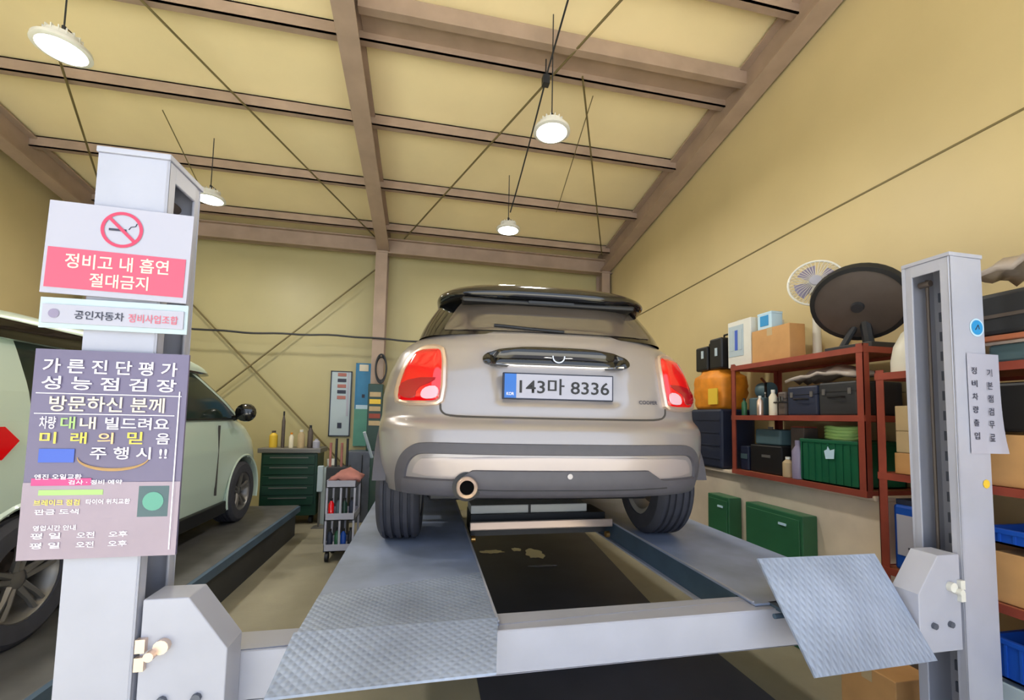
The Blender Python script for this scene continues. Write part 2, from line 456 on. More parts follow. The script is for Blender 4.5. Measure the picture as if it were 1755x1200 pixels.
# black cable draped along the ceiling to the lamps
t = thing('hanging_cable', 'thin dark cable looping down from the ceiling past the middle lamp', 'cable', (0.95, 4.0, 3.9))
b = MB()
pts = []
for (x, y, z) in ((0.95, 2.2, 4.72), (0.95, 2.92, 4.60), (0.95, 3.16, 4.55), (0.95, 3.40, 4.50), (0.94, 3.47, 4.42), (0.95, 3.9, 4.32), (0.97, 4.51, 4.22), (0.97, 4.9, 4.12), (0.94, 5.02, 3.98)):
    pts.append((x, y, z))
b.tube(pts, 0.008, 6); b.build('cable', 'dark', t, smooth=True)
b = MB(); b.box(0.91, 0.97, 3.42, 3.48, 4.38, 4.46); b.tube([(0.94, 3.45, 4.46), (0.94, 3.45, 4.62)], 0.006, 6); b.build('junction_box', 'dark', t)

# thin drop wires between purlins
for k, (p, q, lab) in enumerate((((-2.55, 4.46, 4.30), (-2.60, 5.38, 3.95), 'thin wire hanging from the ceiling above the left post'),
                       ((1.45, 3.62, 4.50), (1.62, 5.3, 4.20), 'thin wire running along the ceiling right of the middle lamp'))):
    b = MB(); b.tube([p, q], 0.005, 6); tag(b.build('ceiling_wire', 'rod', smooth=True), lab, 'wire')

# wavy dark cable pinned along the back wall
b = MB(); pts = []
for i in range(60):
    x = -4.32 + i * (7.16 / 59)
    pts.append((x, 6.43, 2.56 + 0.006 * math.sin(i * 1.1) + 0.012 * math.sin(i * 0.31)))
b.tube(pts, 0.014, 6)
tag(b.build('wall_cable', 'dark', smooth=True), 'dark cable strung level along the back wall behind both cars', 'cable')

# ------------------------------------------------------------------ four post lift
lift = thing('car_lift', 'pale grey four post car lift carrying the silver hatchback', 'car lift', (0.667, 1.4, 0))
CX = 0.667
def post(sx):
    """C section post open towards the car"""
    xo, xi = CX - sx * 1.551, CX - sx * 1.383          # outer web, inner opening
    b = MB(); lo = lambda a, c: (min(a, c), max(a, c))
    zt = 2.14; t_ = 0.008
    b.box(*lo(xo, xi), 1.30, 1.30 + t_, 0, zt)
    b.box(*lo(xo, xi), 1.47 - t_, 1.47, 0, zt)
    b.box(*lo(xo, xo + sx * t_), 1.30, 1.47, 0, zt)
    b.box(*lo(xi, xi - sx * t_), 1.30, 1.335, 0, zt)
    b.box(*lo(xi, xi - sx * t_), 1.435, 1.47, 0, zt)
    b.box(*lo(xi, xi - sx * t_), 1.33, 1.44, zt - 0.05, zt)
    p = b.build('post', 'lift', lift, bevel=0.003)
    b = MB(); b.box(*lo(xo - sx * 0.004, xi + sx * 0.004), 1.296, 1.474, zt, zt + 0.016); b.build('top_cap', 'lift', p, bevel=0.002)
    b = MB(); b.box(*lo(xo + sx * 0.01, xo + sx * 0.05), 1.36, 1.41, 0.02, zt - 0.10)
    for k in range(22): b.box(*lo(xo + sx * 0.05, xo + sx * 0.058), 1.355, 1.415, 0.2 + k * 0.085, 0.24 + k * 0.085)
    b.build('latch_ladder', 'lift_in', p)
    b = MB(); b.tube([(xi - sx * 0.06, 1.42, 0.9), (xi - sx * 0.06, 1.42, zt - 0.06)], 0.006, 6)
    b.tube([(xi - sx * 0.05, 1.40, zt - 0.08), (xi - sx * 0.05, 1.44, zt - 0.08)], 0.014, 10)
    b.build('cable_anchor', 'olive', p, smooth=True)
    b = MB(); b.box(*lo(xo - sx * 0.06, xi + sx * 0.06), 1.22, 1.55, 0, 0.016); b.build('base_plate', 'lift', p)
    return p
post(1); post(-1)
def carriage(sx):
    xi = CX - sx * 1.372; b = MB()
    poly = [(xi, 0.957), (xi + sx * 0.105, 0.957), (xi + sx * 0.205, 0.818), (xi + sx * 0.205, 0.60), (xi, 0.60)]
    b.prism(poly, 'Y', 1.305, 1.40)
    c = b.build('carriage', 'lift', lift, bevel=0.003)
    b = MB()
    x = xi - sx * 0.004
    for dz in (0.80, 0.845):
        b.box(min(x, x + sx * 0.022), max(x, x + sx * 0.022), 1.292, 1.306, dz - 0.017, dz + 0.017)
    b.lathe([(0.0, -0.03), (0.012, -0.03), (0.012, 0.0)], (xi + sx * 0.036, 1.305, 0.825), axis='Y', seg=10)
    b.lathe([(0.0, -0.016), (0.018, -0.016), (0.018, 0.0)], (xi + sx * 0.055, 1.305, 0.84), axis='Y', seg=12)
    b.build('latch_bolt', 'chrome_w' if sx > 0 else 'white_g', c, smooth=True)
    b = MB()
    for q in ((0.06, 0.7), (0.14, 0.7)):
        b.lathe([(0.0, -0.01), (0.012, -0.01), (0.012, 0.0)], (xi + sx * q[0], 1.305, q[1]), axis='Y', seg=8)
    b.build('bolt', 'lift_in', c)
carriage(1); carriage(-1)
# front and rear cross beams
def beam(y0, y1):
    b = MB(); b.box(CX - 1.372, CX + 1.372, y0, y0 + 0.006, 0.62, 0.76); b.box(CX - 1.372, CX + 1.372, y0, y1, 0.754, 0.76)
    b.box(CX - 1.372, CX + 1.372, y1 - 0.006, y1, 0.62, 0.76); b.box(CX - 1.372, CX + 1.372, y0, y1, 0.62, 0.626)
    return b.build('cross_beam', 'lift', lift, bevel=0.002)
beam(1.402, 1.52)
b = MB(); b.box(CX - 1.372, CX + 1.372, 5.90, 6.02, 0.62, 0.76); b.build('cross_beam', 'lift', lift)
def runway(x0, x1, inner):
    b = MB(); b.box(x0, x1, 1.43, 5.98, 0.762, 0.770)
    r = b.build('runway', 'deck_plain', lift)
    b = MB()
    for x in (x0, x1 - 0.006): b.box(x, x + 0.006, 1.53, 5.88, 0.65, 0.762)
    b.build('side_channel', 'deck_side', r)
    b = MB()
    xx = x1 if inner > 0 else x0
    b.box(xx - (0.0 if inner > 0 else 0.022), xx + (0.022 if inner > 0 else 0.0), 1.53, 5.88, 0.645, 0.655)
    b.box(xx - 0.004, xx + 0.004, 1.44, 5.9, 0.770, 0.776)
    b.build('rolling_jack_rail', 'lift', r)
    return r
runway(-0.37, 0.258, 1); runway(1.236, 1.825, -1)
b = MB(); b.add([(-0.37, 1.43, 0.771), (0.258, 1.43, 0.771), (0.258, 1.9, 0.7715), (-0.37, 1.75, 0.7715)], [(0, 1, 2, 3)]); b.build('tread_plate', 'deck', lift)
def flap(p, t=0.008, name='ramp_flap'):
    """p: four corners, counted round"""
    p = [Vector(q) for q in p]; n = (p[1] - p[0]).cross(p[3] - p[0]).normalized() * t
    b = MB(); b.add(p + [q - n for q in p], [(0, 1, 2, 3), (7, 6, 5, 4), (0, 1, 5, 4), (1, 2, 6, 5), (2, 3, 7, 6), (3, 0, 4, 7)])
    return b
f1 = flap([(-0.37, 1.435, 0.780), (0.256, 1.435, 0.780), (0.213, 1.20, 0.742), (-0.37, 1.20, 0.735)]).build('ramp_flap', 'deck', lift)
b = MB(); b.tube([(-0.37, 1.44, 0.774), (0.256, 1.44, 0.774)], 0.009, 8); b.build('hinge', 'deck_side', f1, smooth=True)
f2 = flap([(1.24, 1.425, 0.935), (1.80, 1.44, 0.925), (1.84, 1.262, 0.60), (1.24, 1.19, 0.64)]).build('ramp_flap', 'deck', lift)
b = MB(); b.tube([(1.24, 1.345, 0.762), (1.83, 1.37, 0.762)], 0.009, 8); b.box(1.30, 1.34, 1.36, 1.44, 0.755, 0.77); b.box(1.70, 1.74, 1.37, 1.44, 0.755, 0.77)
b.build('hinge', 'deck_side', f2, smooth=True)

# rolling jack between the runways
jk = thing('rolling_jack', 'low white rolling jack beam bridging the two lift runways under the silver car', 'jack', (0.75, 2.7, 0.66))
b = MB(); b.box(0.285, 1.21, 2.62, 2.64, 0.762, 0.808); b.box(0.285, 1.21, 2.62, 2.70, 0.758, 0.764); b.build('front_rail', 'chrome_w', jk, bevel=0.003)
b = MB(); b.box(0.30, 1.08, 2.74, 2.94, 0.832, 0.885); b.build('body', 'white_g', jk, bevel=0.006)
b = MB(); b.box(0.30, 1.20, 2.72, 2.98, 0.70, 0.830); b.build('carriage_base', 'dark', jk)
b = MB(); b.box(0.675, 0.69, 2.734, 2.74, 0.79, 0.888); b.build('strap', 'black', jk)
b = MB()
for x in (0.31, 1.19): b.lathe([(0.0, -0.012), (0.02, -0.012), (0.02, 0.012), (0.0, 0.012)], (x, 2.66, 0.70), axis='X', seg=12)
b.build('roller', 'brass', jk, smooth=True)

# ------------------------------------------------------------------ signs on the left post
sg = thing('no_smoking_sign', 'white sign with a no smoking ring and pink red band on the left post', 'sign', (-0.80, 1.285, 1.74))
b = MB(); b.box(-0.973, -0.642, 1.284, 1.290, 1.742, 1.985, rot=Matrix.Rotation(0.02, 3, 'Y')); b.build('board', 'white', sg)
YS = 1.283
Rm = Matrix.Rotation(0.02, 3, 'Y')
def ring(b, cx, cz, r0, r1, y, seg=40, sx=1.0):
    rows = [[Vector((cx + sx * r * math.cos(2 * PI * k / seg), y, cz + r * math.sin(2 * PI * k / seg))) for k in range(seg)] for r in (r0, r1)]
    b.grid(rows, close=True)
b = MB(); ring(b, -0.805, 1.925, 0.0405, 0.0485, YS - .001)
b.box(-0.805 - 0.042, -0.805 + 0.042, YS - .0014, YS - .001, 1.925 - 0.004, 1.925 + 0.004, rot=Matrix.Rotation(PI / 4, 3, 'Y')); b.build('prohibition_ring', 'signred', sg)
b = MB(); b.box(-0.835, -0.795, YS - .0008, YS - .0005, 1.921, 1.927); b.tube([(-0.79, YS, 1.927), (-0.785, YS, 1.935), (-0.775, YS, 1.937), (-0.772, YS, 1.945)], 0.0012, 4); b.build('cigarette_symbol', 'ink', sg)
b = MB(); b.box(-0.966, -0.652, YS - .0006, YS - .0001, 1.757, 1.862, rot=Rm); b.build('colour_band', 'pinkp', sg)
text(sg, '정비고 내 흡연', -0.925, -0.69, 1.812, 1.852, YS - .0015, 'p_cream'); text(sg, '절대금지', -0.868, -0.735, 1.766, 1.803, YS - .0015, 'p_cream')
sg = thing('banner_sign', 'narrow white strip sign with dark and faded red lettering, under the no smoking sign', 'sign', (-0.80, 1.287, 1.65))
b = MB(); b.box(-0.974, -0.64, 1.288, 1.292, 1.655, 1.734); b.build('backing', 'poster_l', sg)
b = MB(); b.box(-0.966, -0.648, 1.284, 1.288, 1.668, 1.716); b.build('board', 'white', sg)
text(sg, '공인자동차', -0.895, -0.785, 1.680, 1.703, YS - .0005, 'ink'); text(sg, '정비사업조합', -0.775, -0.66, 1.679, 1.702, YS - .0005, 'ink_r')
b = MB(); b.lathe([(0.0, 0.0), (0.012, 0.0)], (-0.94, YS - .0005, 1.692), axis='Y', seg=14); b.build('emblem', 'lilac', sg)

po = thing('poster_sign', 'large purple and pink poster board full of white and yellow lettering on the left post', 'sign', (-0.80, 1.285, 1.07))
PT, PBt, PX0, PX1 = 1.60, 1.075, -0.972, -0.628
b = MB(); b.box(PX0, PX1, 1.285, 1.291, PBt, PT); b.build('board', 'posterm', po)
yy = 1.2835
def pr(x0, x1, z0, z1, m, y=None, name='printed_block'):
    b = MB(); y = yy if y is None else y
    b.add([(PX0 + x0 * (PX1 - PX0), y, PT - z0 * (PT - PBt)), (PX0 + x1 * (PX1 - PX0), y, PT - z0 * (PT - PBt)),
           (PX0 + x1 * (PX1 - PX0), y, PT - z1 * (PT - PBt)), (PX0 + x0 * (PX1 - PX0), y, PT - z1 * (PT - PBt))], [(0, 1, 2, 3)])
    return b.build(name, m, po)
pr(0, 1, 0.64, 1.0, 'posterp')
pr(0.03, 0.97, 0.212, 0.216, 'p_white', yy - .001, 'printed_rule'); pr(0.03, 0.93, 0.31, 0.314, 'p_white', yy - .001, 'printed_rule')
def tx(s, x0, x1, z0, z1, m, sp=False):
    X = lambda u: PX0 + u * (PX1 - PX0); Z = lambda u: PT - u * (PT - PBt)
    text(po, s, X(x0), X(x1), Z(z1), Z(z0), yy - .002, m, spread=sp)
tx('가 른 진 단 평 가', 0.06, 0.93, 0.045, 0.115, 'p_white'); tx('성 능 점 검 장', 0.06, 0.93, 0.13, 0.195, 'p_white')
tx('방문하신 분께', 0.12, 0.86, 0.225, 0.30, 'p_cream')
tx('차량', 0.07, 0.17, 0.325, 0.385, 'p_white'); tx('대', 0.20, 0.29, 0.325, 0.385, 'p_green'); tx('내', 0.32, 0.42, 0.325, 0.385, 'p_cream'); tx('빌드려요', 0.48, 0.90, 0.325, 0.385, 'p_white')
tx('미', 0.08, 0.18, 0.40, 0.455, 'p_yellow'); tx('래', 0.27, 0.37, 0.40, 0.455, 'p_yellow'); tx('의', 0.44, 0.54, 0.40, 0.455, 'p_orange'); tx('믿', 0.63, 0.73, 0.395, 0.455, 'p_yellow'); tx('음', 0.82, 0.91, 0.40, 0.455, 'p_white')
tx('주 행 시 !!', 0.40, 0.90, 0.47, 0.53, 'p_white')
pr(0.08, 0.30, 0.48, 0.545, 'p_blue', yy - .0008); pr(0.05, 0.42, 0.62, 0.655, 'p_mag', yy - .0008)
tx('엔진 오일교환', 0.07, 0.36, 0.60, 0.625, 'p_white'); tx('검사 · 정비 예약', 0.28, 0.62, 0.628, 0.65, 'p_white')
pr(0.10, 0.50, 0.675, 0.70, 'p_green', yy - .0008); tx('브레이크 점검', 0.08, 0.36, 0.72, 0.748, 'p_yellow'); tx('타이어 위치교환', 0.40, 0.68, 0.72, 0.745, 'p_white'); tx('판금 도색', 0.09, 0.36, 0.765, 0.79, 'p_white')
tx('영업시간 안내', 0.09, 0.35, 0.84, 0.865, 'p_white')
for zz in (0.875, 0.92):
    tx('평 일', 0.08, 0.26, zz, zz + 0.028, 'p_white'); tx('오전', 0.36, 0.47, zz, zz + 0.028, 'p_white'); tx('오후', 0.56, 0.68, zz, zz + 0.028, 'p_white')
b = MB(); pts = []
for i in range(24):
    a = PI + i / 23 * PI * 0.95
    pts.append((PX0 + (0.55 + 0.23 * math.cos(a)) * (PX1 - PX0), yy - .001, PT - (0.52 - 0.06 * math.sin(a)) * (PT - PBt)))
b.tube(pts, [0.0008 + 0.003 * math.sin(PI * i / 23) for i in range(24)], 4); b.build('printed_swoosh', 'p_tan', po)
pr(0.70, 0.97, 0.64, 0.90, 'posterp', yy - .0006); pr(0.73, 0.93, 0.66, 0.81, 'teal', yy - .001, 'printed_photo')
b = MB(); b.lathe([(0.0, 0.0), (0.024, 0.0)], (PX0 + 0.83 * (PX1 - PX0), yy - .002, PT - 0.735 * (PT - PBt)), axis='Y', seg=20); b.build('printed_dial', 'aqua', po)
b = MB(); b.box(PX0 + 0.952 * 0.344, PX0 + 0.96 * 0.344, yy - .002, yy - .001, 1.09, 1.50); b.build('printed_edge', 'p_white', po)

# right post stickers
nt_ = thing('paper_notice', 'white paper notice with two vertical lines of dark lettering taped to the right post', 'notice', (2.19, 1.293, 1.33))
b = MB(); rows = []
for i in range(9):
    z = 1.745 - i * 0.05
    rows.append([Vector((2.112 + j * 0.024 + (0.012 * (i / 8) ** 3) * (j / 7), 1.296 - (0.012 * (i / 8) ** 4 if j > 4 else 0), z)) for j in range(8)])
b.grid(rows)
for r in rows: pass
b.build('paper', 'white', nt_, smooth=True)
for k, (s1, s2) in enumerate(zip('정비차량출입', '기본점검무료')):
    z = 1.675 - k * 0.052
    text(nt_, s1, 2.130, 2.158, z - 0.014, z + 0.014, 1.2935, 'ink'); text(nt_, s2, 2.205, 2.233, z - 0.022, z + 0.008, 1.2905, 'ink')
st = thing('round_sticker', 'round blue sticker with a pale rim near the top of the right post', 'sticker', (2.176, 1.296, 1.81))
b = MB(); b.lathe([(0.0, -0.001), (0.037, -0.001), (0.037, 0.0)], (2.176, 1.2985, 1.852), axis='Y', seg=30); b.build('rim', 'stick_l', st)
b = MB(); b.lathe([(0.0, 0), (0.030, 0)], (2.176, 1.2965, 1.852), axis='Y', seg=30); b.build('disc', 'stick_b', st)
b = MB(); b.tube([(2.166, 1.296, 1.842), (2.180, 1.296, 1.862), (2.186, 1.296, 1.845)], 0.002, 4); b.build('emblem', 'navy', st)
b = MB(); b.lathe([(0.0, -0.001), (0.018, -0.001), (0.018, 0)], (2.186, 1.2985, 1.225), axis='Y', seg=8)
tag(b.build('yellow_sticker', 'yellow'), 'small worn yellow sticker on the right post just below the paper notice', 'sticker')

# ------------------------------------------------------------------ car bodies
class Shape:
    def __init__(s, w, yr, yf, n=2.8, a=0.45, nf=2.6, af=0.7, dent=None):
        s.w, s.yr, s.yf, s.n, s.a, s.nf, s.af = w, yr, yf, n, a, nf, af
        s.dent = dent
    def W(s, z): return smooth_tab(s.w, z)
    def rear(s, u, z):
        w = s.W(z); q = min(abs(u) / w, 0.999)
        y = smooth_tab(s.yr, z) + s.a * (1 - (1 - q ** s.n) ** (1 / s.n))
        if s.dent: y += s.dent(u, z)
        return y
    def normal(s, u, z, e=0.006):
        dy_u = (s.rear(u + e, z) - s.rear(u - e, z)) / (2 * e)
        dy_z = (s.rear(u, z + e) - s.rear(u, z - e)) / (2 * e)
        return Vector((dy_u, -1, dy_z)).normalized()
    def on(s, u, z, off=0.0):
        p = Vector((u, s.rear(u, z), z)); return p + s.normal(u, z) * off
    def row(s, z, nr=90, ns=60, nf=24):
        w = s.W(z); pts = []
        for i in range(nr + 1):
            t = -1 + 2 * i / nr; q = math.sin(t * PI / 2) * 0.9995
            pts.append(Vector((w * q, s.rear(w * q, z), z)))
        y0 = smooth_tab(s.yr, z) + s.a; yf = smooth_tab(s.yf, z); y1 = yf - s.af
        for i in range(1, ns): pts.append(Vector((w * 0.9995 + 0.0 * i, y0 + (y1 - y0) * i / ns, z)))
        for i in range(nf + 1):
            t = 1 - 2 * i / nf; q = math.sin(t * PI / 2) * 0.9995
            pts.append(Vector((w * q, yf - s.af * (1 - (1 - abs(q) ** s.nf) ** (1 / s.nf)), z)))
        for i in range(1, ns): pts.append(Vector((-w * 0.9995, y1 + (y0 - y1) * i / ns, z)))
        return pts
    def loft(s, zs, skip=None, mi=None, cap=(False, True), **k):
        rows = [s.row(z, **k) for z in zs]; n = len(rows[0]); b = MB()
        b.v = [p for r in rows for p in r]
        for i in range(len(rows) - 1):
            for j in range(n):
                q = [i * n + j, i * n + (j + 1) % n, (i + 1) * n + (j + 1) % n, (i + 1) * n + j]
                c = sum((b.v[x] for x in q), Vector()) / 4
                if skip and skip(c): continue
                b.f.append(q); b.mi.append(mi(c) if mi else 0)
        if cap[0]: b.f.append(list(range(n))); b.mi.append(0)
        if cap[1]: b.f.append([(len(rows) - 1) * n + j for j in range(n)]); b.mi.append(0)
        return b

def rng(a, b, n): return [a + (b - a) * i / n for i in range(n + 1)]

def resample(path, step=0.015, closed=False):
    P = [Vector((p[0], p[1])) for p in path]
    if closed: P.append(P[0].copy())
    out_ = []
    for a, c in zip(P, P[1:]):
        n = max(1, int((c - a).length / step))
        for i in range(n): out_.append(a.lerp(c, i / n))
    if not closed: out_.append(P[-1])
    return out_

def chaikin(path, it=2, closed=False):
    P = [Vector(p) for p in path]
    for _ in range(it):
        Q = []
        n = len(P)
        if not closed: Q.append(P[0])
        for i in range(n if closed else n - 1):
            a, c = P[i], P[(i + 1) % n]
            Q += [a.lerp(c, 0.25), a.lerp(c, 0.75)]
        if not closed: Q.append(P[-1])
        P = Q
    return P

def ribbon(S, path, width, off, closed=False, base=-0.004, it=2):
    P = resample(chaikin(path, it, closed), 0.012, closed)
    n = len(P); rows = []
    for i, p in enumerate(P):
        a = P[(i - 1) % n] if (closed or i) else p; c = P[(i + 1) % n] if (closed or i < n - 1) else p
        d = (c - a).normalized(); nn = Vector((-d.y, d.x)); r = []
        wd = width[0] + (width[1] - width[0]) * i / n if isinstance(width, tuple) else width
        for s_, o in ((-0.5, base), (-0.42, off * 0.8), (0, off), (0.42, off * 0.8), (0.5, base)):
            q = p + nn * (wd * s_); r.append(S.on(q.x, q.y, o))
        rows.append(r)
    if closed: rows.append(rows[0])
    b = MB(); b.grid(rows); return b

def patch(S, poly, off, base=-0.006, nz=22, nu=16, dome=0.0, round_=True):
    """raised patch on the rear surface inside a convex (u, z) outline"""
    P = chaikin(poly, 2, True) if round_ else [Vector(p) for p in poly]
    z0, z1 = min(p.y for p in P), max(p.y for p in P); rows = []
    def span(z):
        xs = []
        for a, c in zip(P, P[1:] + P[:1]):
            if (a.y - z) * (c.y - z) <= 0 and abs(a.y - c.y) > 1e-9:
                xs.append(a.x + (c.x - a.x) * (z - a.y) / (c.y - a.y))
        return (min(xs), max(xs)) if xs else None
    for i in range(nz + 1):
        f = (1 - math.cos(PI * i / nz)) / 2
        z = z0 + (z1 - z0) * min(max(f, 1e-4), 1 - 1e-4)
        sp_ = span(z)
        if not sp_: continue
        a, c = sp_; r = []
        for j in range(nu + 1):
            g = (1 - math.cos(PI * j / nu)) / 2; u = a + (c - a) * g
            e = min(1, 8 * min(f, 1 - f)) * min(1, 8 * min(g, 1 - g))
            edge = (j in (0, nu)) or (i in (0, nz))
            r.append(S.on(u, z, base if edge else off + dome * e))
        rows.append(r)
    b = MB(); b.grid(rows); return b

def wheel(parent, x, y, z, r, wd, side, spokes='twin', m_rim='alloy', steer=0.0):
    """side +1: the outer face looks towards +X"""
    h = wd / 2; c = (x, y, z)
    prof = [(r * 0.64, -h), (r * 0.90, -h), (r * 0.975, -h * 0.86)]
    tread = []
    for g in (-0.55, -0.2, 0.2, 0.55):
        tread += [(r, h * (g - 0.08)), (r - 0.012, h * (g - 0.06)), (r - 0.012, h * (g + 0.06)), (r, h * (g + 0.08))]
    prof += [(r, -h * 0.76)] + tread + [(r, h * 0.76), (r * 0.975, h * 0.86), (r * 0.90, h), (r * 0.64, h)]
    b = MB(); b.lathe(prof, c, 'X', 48, close=True)
    # tread blocks: cross grooves as small raised lugs
    t = b.build('tyre', 'rubber', parent, smooth=True, angle=30)
    b = MB(); rr_ = r * 0.66
    b.lathe([(rr_, -h * 0.9), (rr_, h * 0.9), (rr_ - 0.012, h * 0.92), (rr_ - 0.03, h * 0.7), (rr_ - 0.035, -h * 0.8), (rr_ - 0.012, -h * 0.92)], c, 'X', 40, close=True)
    b.lathe([(0.0, side * h * 0.62), (0.035, side * h * 0.62), (0.055, side * h * 0.5), (0.055, side * h * 0.3), (0.0, side * h * 0.3)], c, 'X', 20)
    for k in range(5):
        a = 2 * PI * k / 5 + PI / 2
        for da in (-0.14, 0.14):
            p0 = Vector((side * h * 0.5, 0.045 * math.cos(a + da * 2), 0.045 * math.sin(a + da * 2)))
            p1 = Vector((side * h * 0.72, (rr_ - 0.02) * math.cos(a + da), (rr_ - 0.02) * math.sin(a + da)))
            b.tube([Vector(c) + p0, Vector(c) + (p0 + p1) / 2 + Vector((side * 0.006, 0, 0)), Vector(c) + p1], [0.018, 0.014, 0.015], 6)
    b.build('rim', m_rim, t, smooth=True)
    b = MB(); b.lathe([(0.0, -side * h * 0.1), (r * 0.42, -side * h * 0.1), (r * 0.42, -side * h * 0.25), (0.0, -side * h * 0.25)], c, 'X', 24)
    b.build('brake_disc', 'olive', t, smooth=True)
    return t

# ------------------------------------------------------------------ silver hatchback on the lift
car = thing('hatchback_car', 'warm silver three door hatchback seen from behind, raised on the four post lift', 'car', (0.605, 1.80, 0.771), rotz=math.radians(-3.0))
def sstep(a, b_, x):
    t = min(max((x - a) / (b_ - a), 0), 1); return t * t * (3 - 2 * t)
def plate_dent(u, z):
    hw = 0.335 - 0.03 * (1 - (z - 0.74) / 0.2) if z < 0.94 else 0.335
    e = sstep(0, 0.035, hw - abs(u)) * sstep(0.728, 0.765, z) * (1 - sstep(0.965, 0.985, z))
    return 0.032 * e
MINI = Shape(w=[(0.20, 0.76), (0.30, 0.815), (0.45, 0.85), (0.60, 0.862), (0.78, 0.858), (0.90, 0.832), (1.0, 0.790), (1.05, 0.752), (1.10, 0.685)],
             yr=[(0.20, 0.20), (0.27, 0.09), (0.33, 0.04), (0.40, 0.012), (0.50, 0.0), (0.58, 0.004), (0.625, 0.012), (0.655, 0.04), (0.672, 0.078), (0.70, 0.084), (0.80, 0.094), (0.90, 0.118), (1.0, 0.152), (1.05, 0.176), (1.10, 0.222)],
             yf=[(0.20, 3.70), (0.35, 3.83), (0.60, 3.80), (0.72, 3.70), (0.85, 3.3), (0.95, 2.95), (1.10, 2.80)], n=2.7, a=0.50, dent=plate_dent)
AX, WBS, WR = 0.68, 2.495, 0.305
def mini_skip(c):
    if abs(c.x) < 0.62: return False
    for ya in (AX, AX + WBS):
        if (c.y - ya) ** 2 + (c.z - WR) ** 2 < 0.355 ** 2: return True
    return False
b = MINI.loft(rng(0.325, 1.10, 62), skip=mini_skip, cap=(False, True))
b.build('body', 'silver', car, smooth=True, angle=60)
GH = Shape(w=[(1.05, 0.71), (1.08, 0.69), (1.15, 0.668), (1.22, 0.635), (1.30, 0.592), (1.33, 0.57)],
           yr=[(1.05, 0.205), (1.12, 0.24), (1.20, 0.29), (1.30, 0.36), (1.33, 0.38)],
           yf=[(1.05, 2.85), (1.30, 2.15), (1.33, 2.1)], n=3.2, a=0.42, af=0.5)
b = GH.loft(rng(1.085, 1.325, 14), cap=(False, False), nr=50, ns=20)
b.build('side_window', 'black_g', car, smooth=True, angle=60)
b = patch(GH, [(-0.53, 1.105), (-0.555, 1.113), (-0.47, 1.27), (-0.44, 1.285), (0.44, 1.285), (0.47, 1.27), (0.555, 1.113), (0.53, 1.105)], 0.005, nz=16, nu=30)
rw = b.build('rear_window', 'glass', car, smooth=True, angle=60)
b = ribbon(GH, [(0.05, 1.108), (-0.1, 1.115), (-0.30, 1.13)], 0.014, 0.016, it=0); b.build('wiper', 'black', rw, smooth=True)
RF = Shape(w=[(1.285, 0.575), (1.30, 0.595), (1.33, 0.592), (1.36, 0.55), (1.385, 0.49), (1.405, 0.38), (1.413, 0.20)],
           yr=[(1.285, 0.285), (1.30, 0.262), (1.33, 0.265), (1.36, 0.30), (1.385, 0.36), (1.405, 0.52), (1.413, 0.80)],
           yf=[(1.285, 2.25), (1.33, 2.15), (1.385, 1.95), (1.405, 1.75), (1.413, 1.5)], n=3.0, a=0.34, af=0.4)
b = RF.loft(rng(1.287, 1.413, 14), cap=(True, True), nr=50, ns=20)
rf = b.build('roof', 'black_g', car, smooth=True, angle=50)
b = MB(); b.box(-0.46, 0.46, 0.30, 0.40, 1.262, 1.288); b.build('spoiler', 'black', rf, bevel=0.01)
b = MB(); b.box(-0.12, 0.12, 0.292, 0.30, 1.268, 1.282); b.build('brake_light', 'dark', rf)
# tail lights
for s in (-1, 1):
    pl = [(0.535, 0.985), (0.57, 1.005), (0.63, 1.003), (0.69, 0.965), (0.735, 0.87), (0.752, 0.775), (0.742, 0.737), (0.57, 0.735), (0.535, 0.76)]
    pl = [(u * s, z) for u, z in pl]
    if s < 0: pl = pl[::-1]
    b = patch(MINI, pl, 0.012, nz=26, nu=16, dome=0.022); L = b.build('tail_light', 'red', car, smooth=True, angle=60)
    b = ribbon(MINI, pl, 0.026, 0.024, closed=True, it=1); b.build('chrome_ring', 'chrome_w', L, smooth=True)
    q = [(0.55, 0.755), (0.63, 0.752), (0.625, 0.80), (0.55, 0.815)]; q = [(u * s, z) for u, z in q]
    if s < 0: q = q[::-1]
    b = patch(MINI, q, 0.037, nz=8, nu=8, base=0.03); b.build('reversing_lens', 'pink', L, smooth=True)
    q = [(0.645, 0.755), (0.728, 0.76), (0.728, 0.835), (0.56, 0.855), (0.56, 0.83), (0.645, 0.80)]; q = [(u * s, z) for u, z in q]
    if s < 0: q = q[::-1]
    b = patch(MINI, q, 0.0365, nz=8, nu=8, base=0.03); b.build('lower_lens', 'red_dk', L, smooth=True)
# handle bar with winged emblem
b = patch(MINI, [(-0.365, 0.93), (-0.355, 0.975), (-0.25, 1.006), (0, 1.016), (0.25, 1.006), (0.355, 0.975), (0.365, 0.93), (0.31, 0.918), (-0.31, 0.918)], 0.014, nz=14, nu=40, dome=0.012)
hb = b.build('tailgate_handle', 'black_g', car, smooth=True, angle=60)
b = ribbon(MINI, [(-0.33, 0.928), (-0.2, 0.922), (0.2, 0.922), (0.33, 0.928)], 0.012, 0.02, it=0); b.build('chrome_strip', 'chrome', hb, smooth=True)
ey = MINI.rear(0, 0.97) - 0.034
b = MB(); b.lathe([(0.024, 0.0), (0.026, -0.006), (0.031, -0.006), (0.033, 0.0)], (0, ey, 0.972), 'Y', 24, close=True)
for s in (-1, 1):
    for k in range(4):
        b.tube([(s * 0.033, ey, 0.966 + k * 0.005), (s * (0.088 - 0.008 * abs(k - 2)), ey + 0.002, 0.968 + k * 0.0065)], 0.0022, 5)
b.build('winged_emblem', 'chrome', hb, smooth=True)
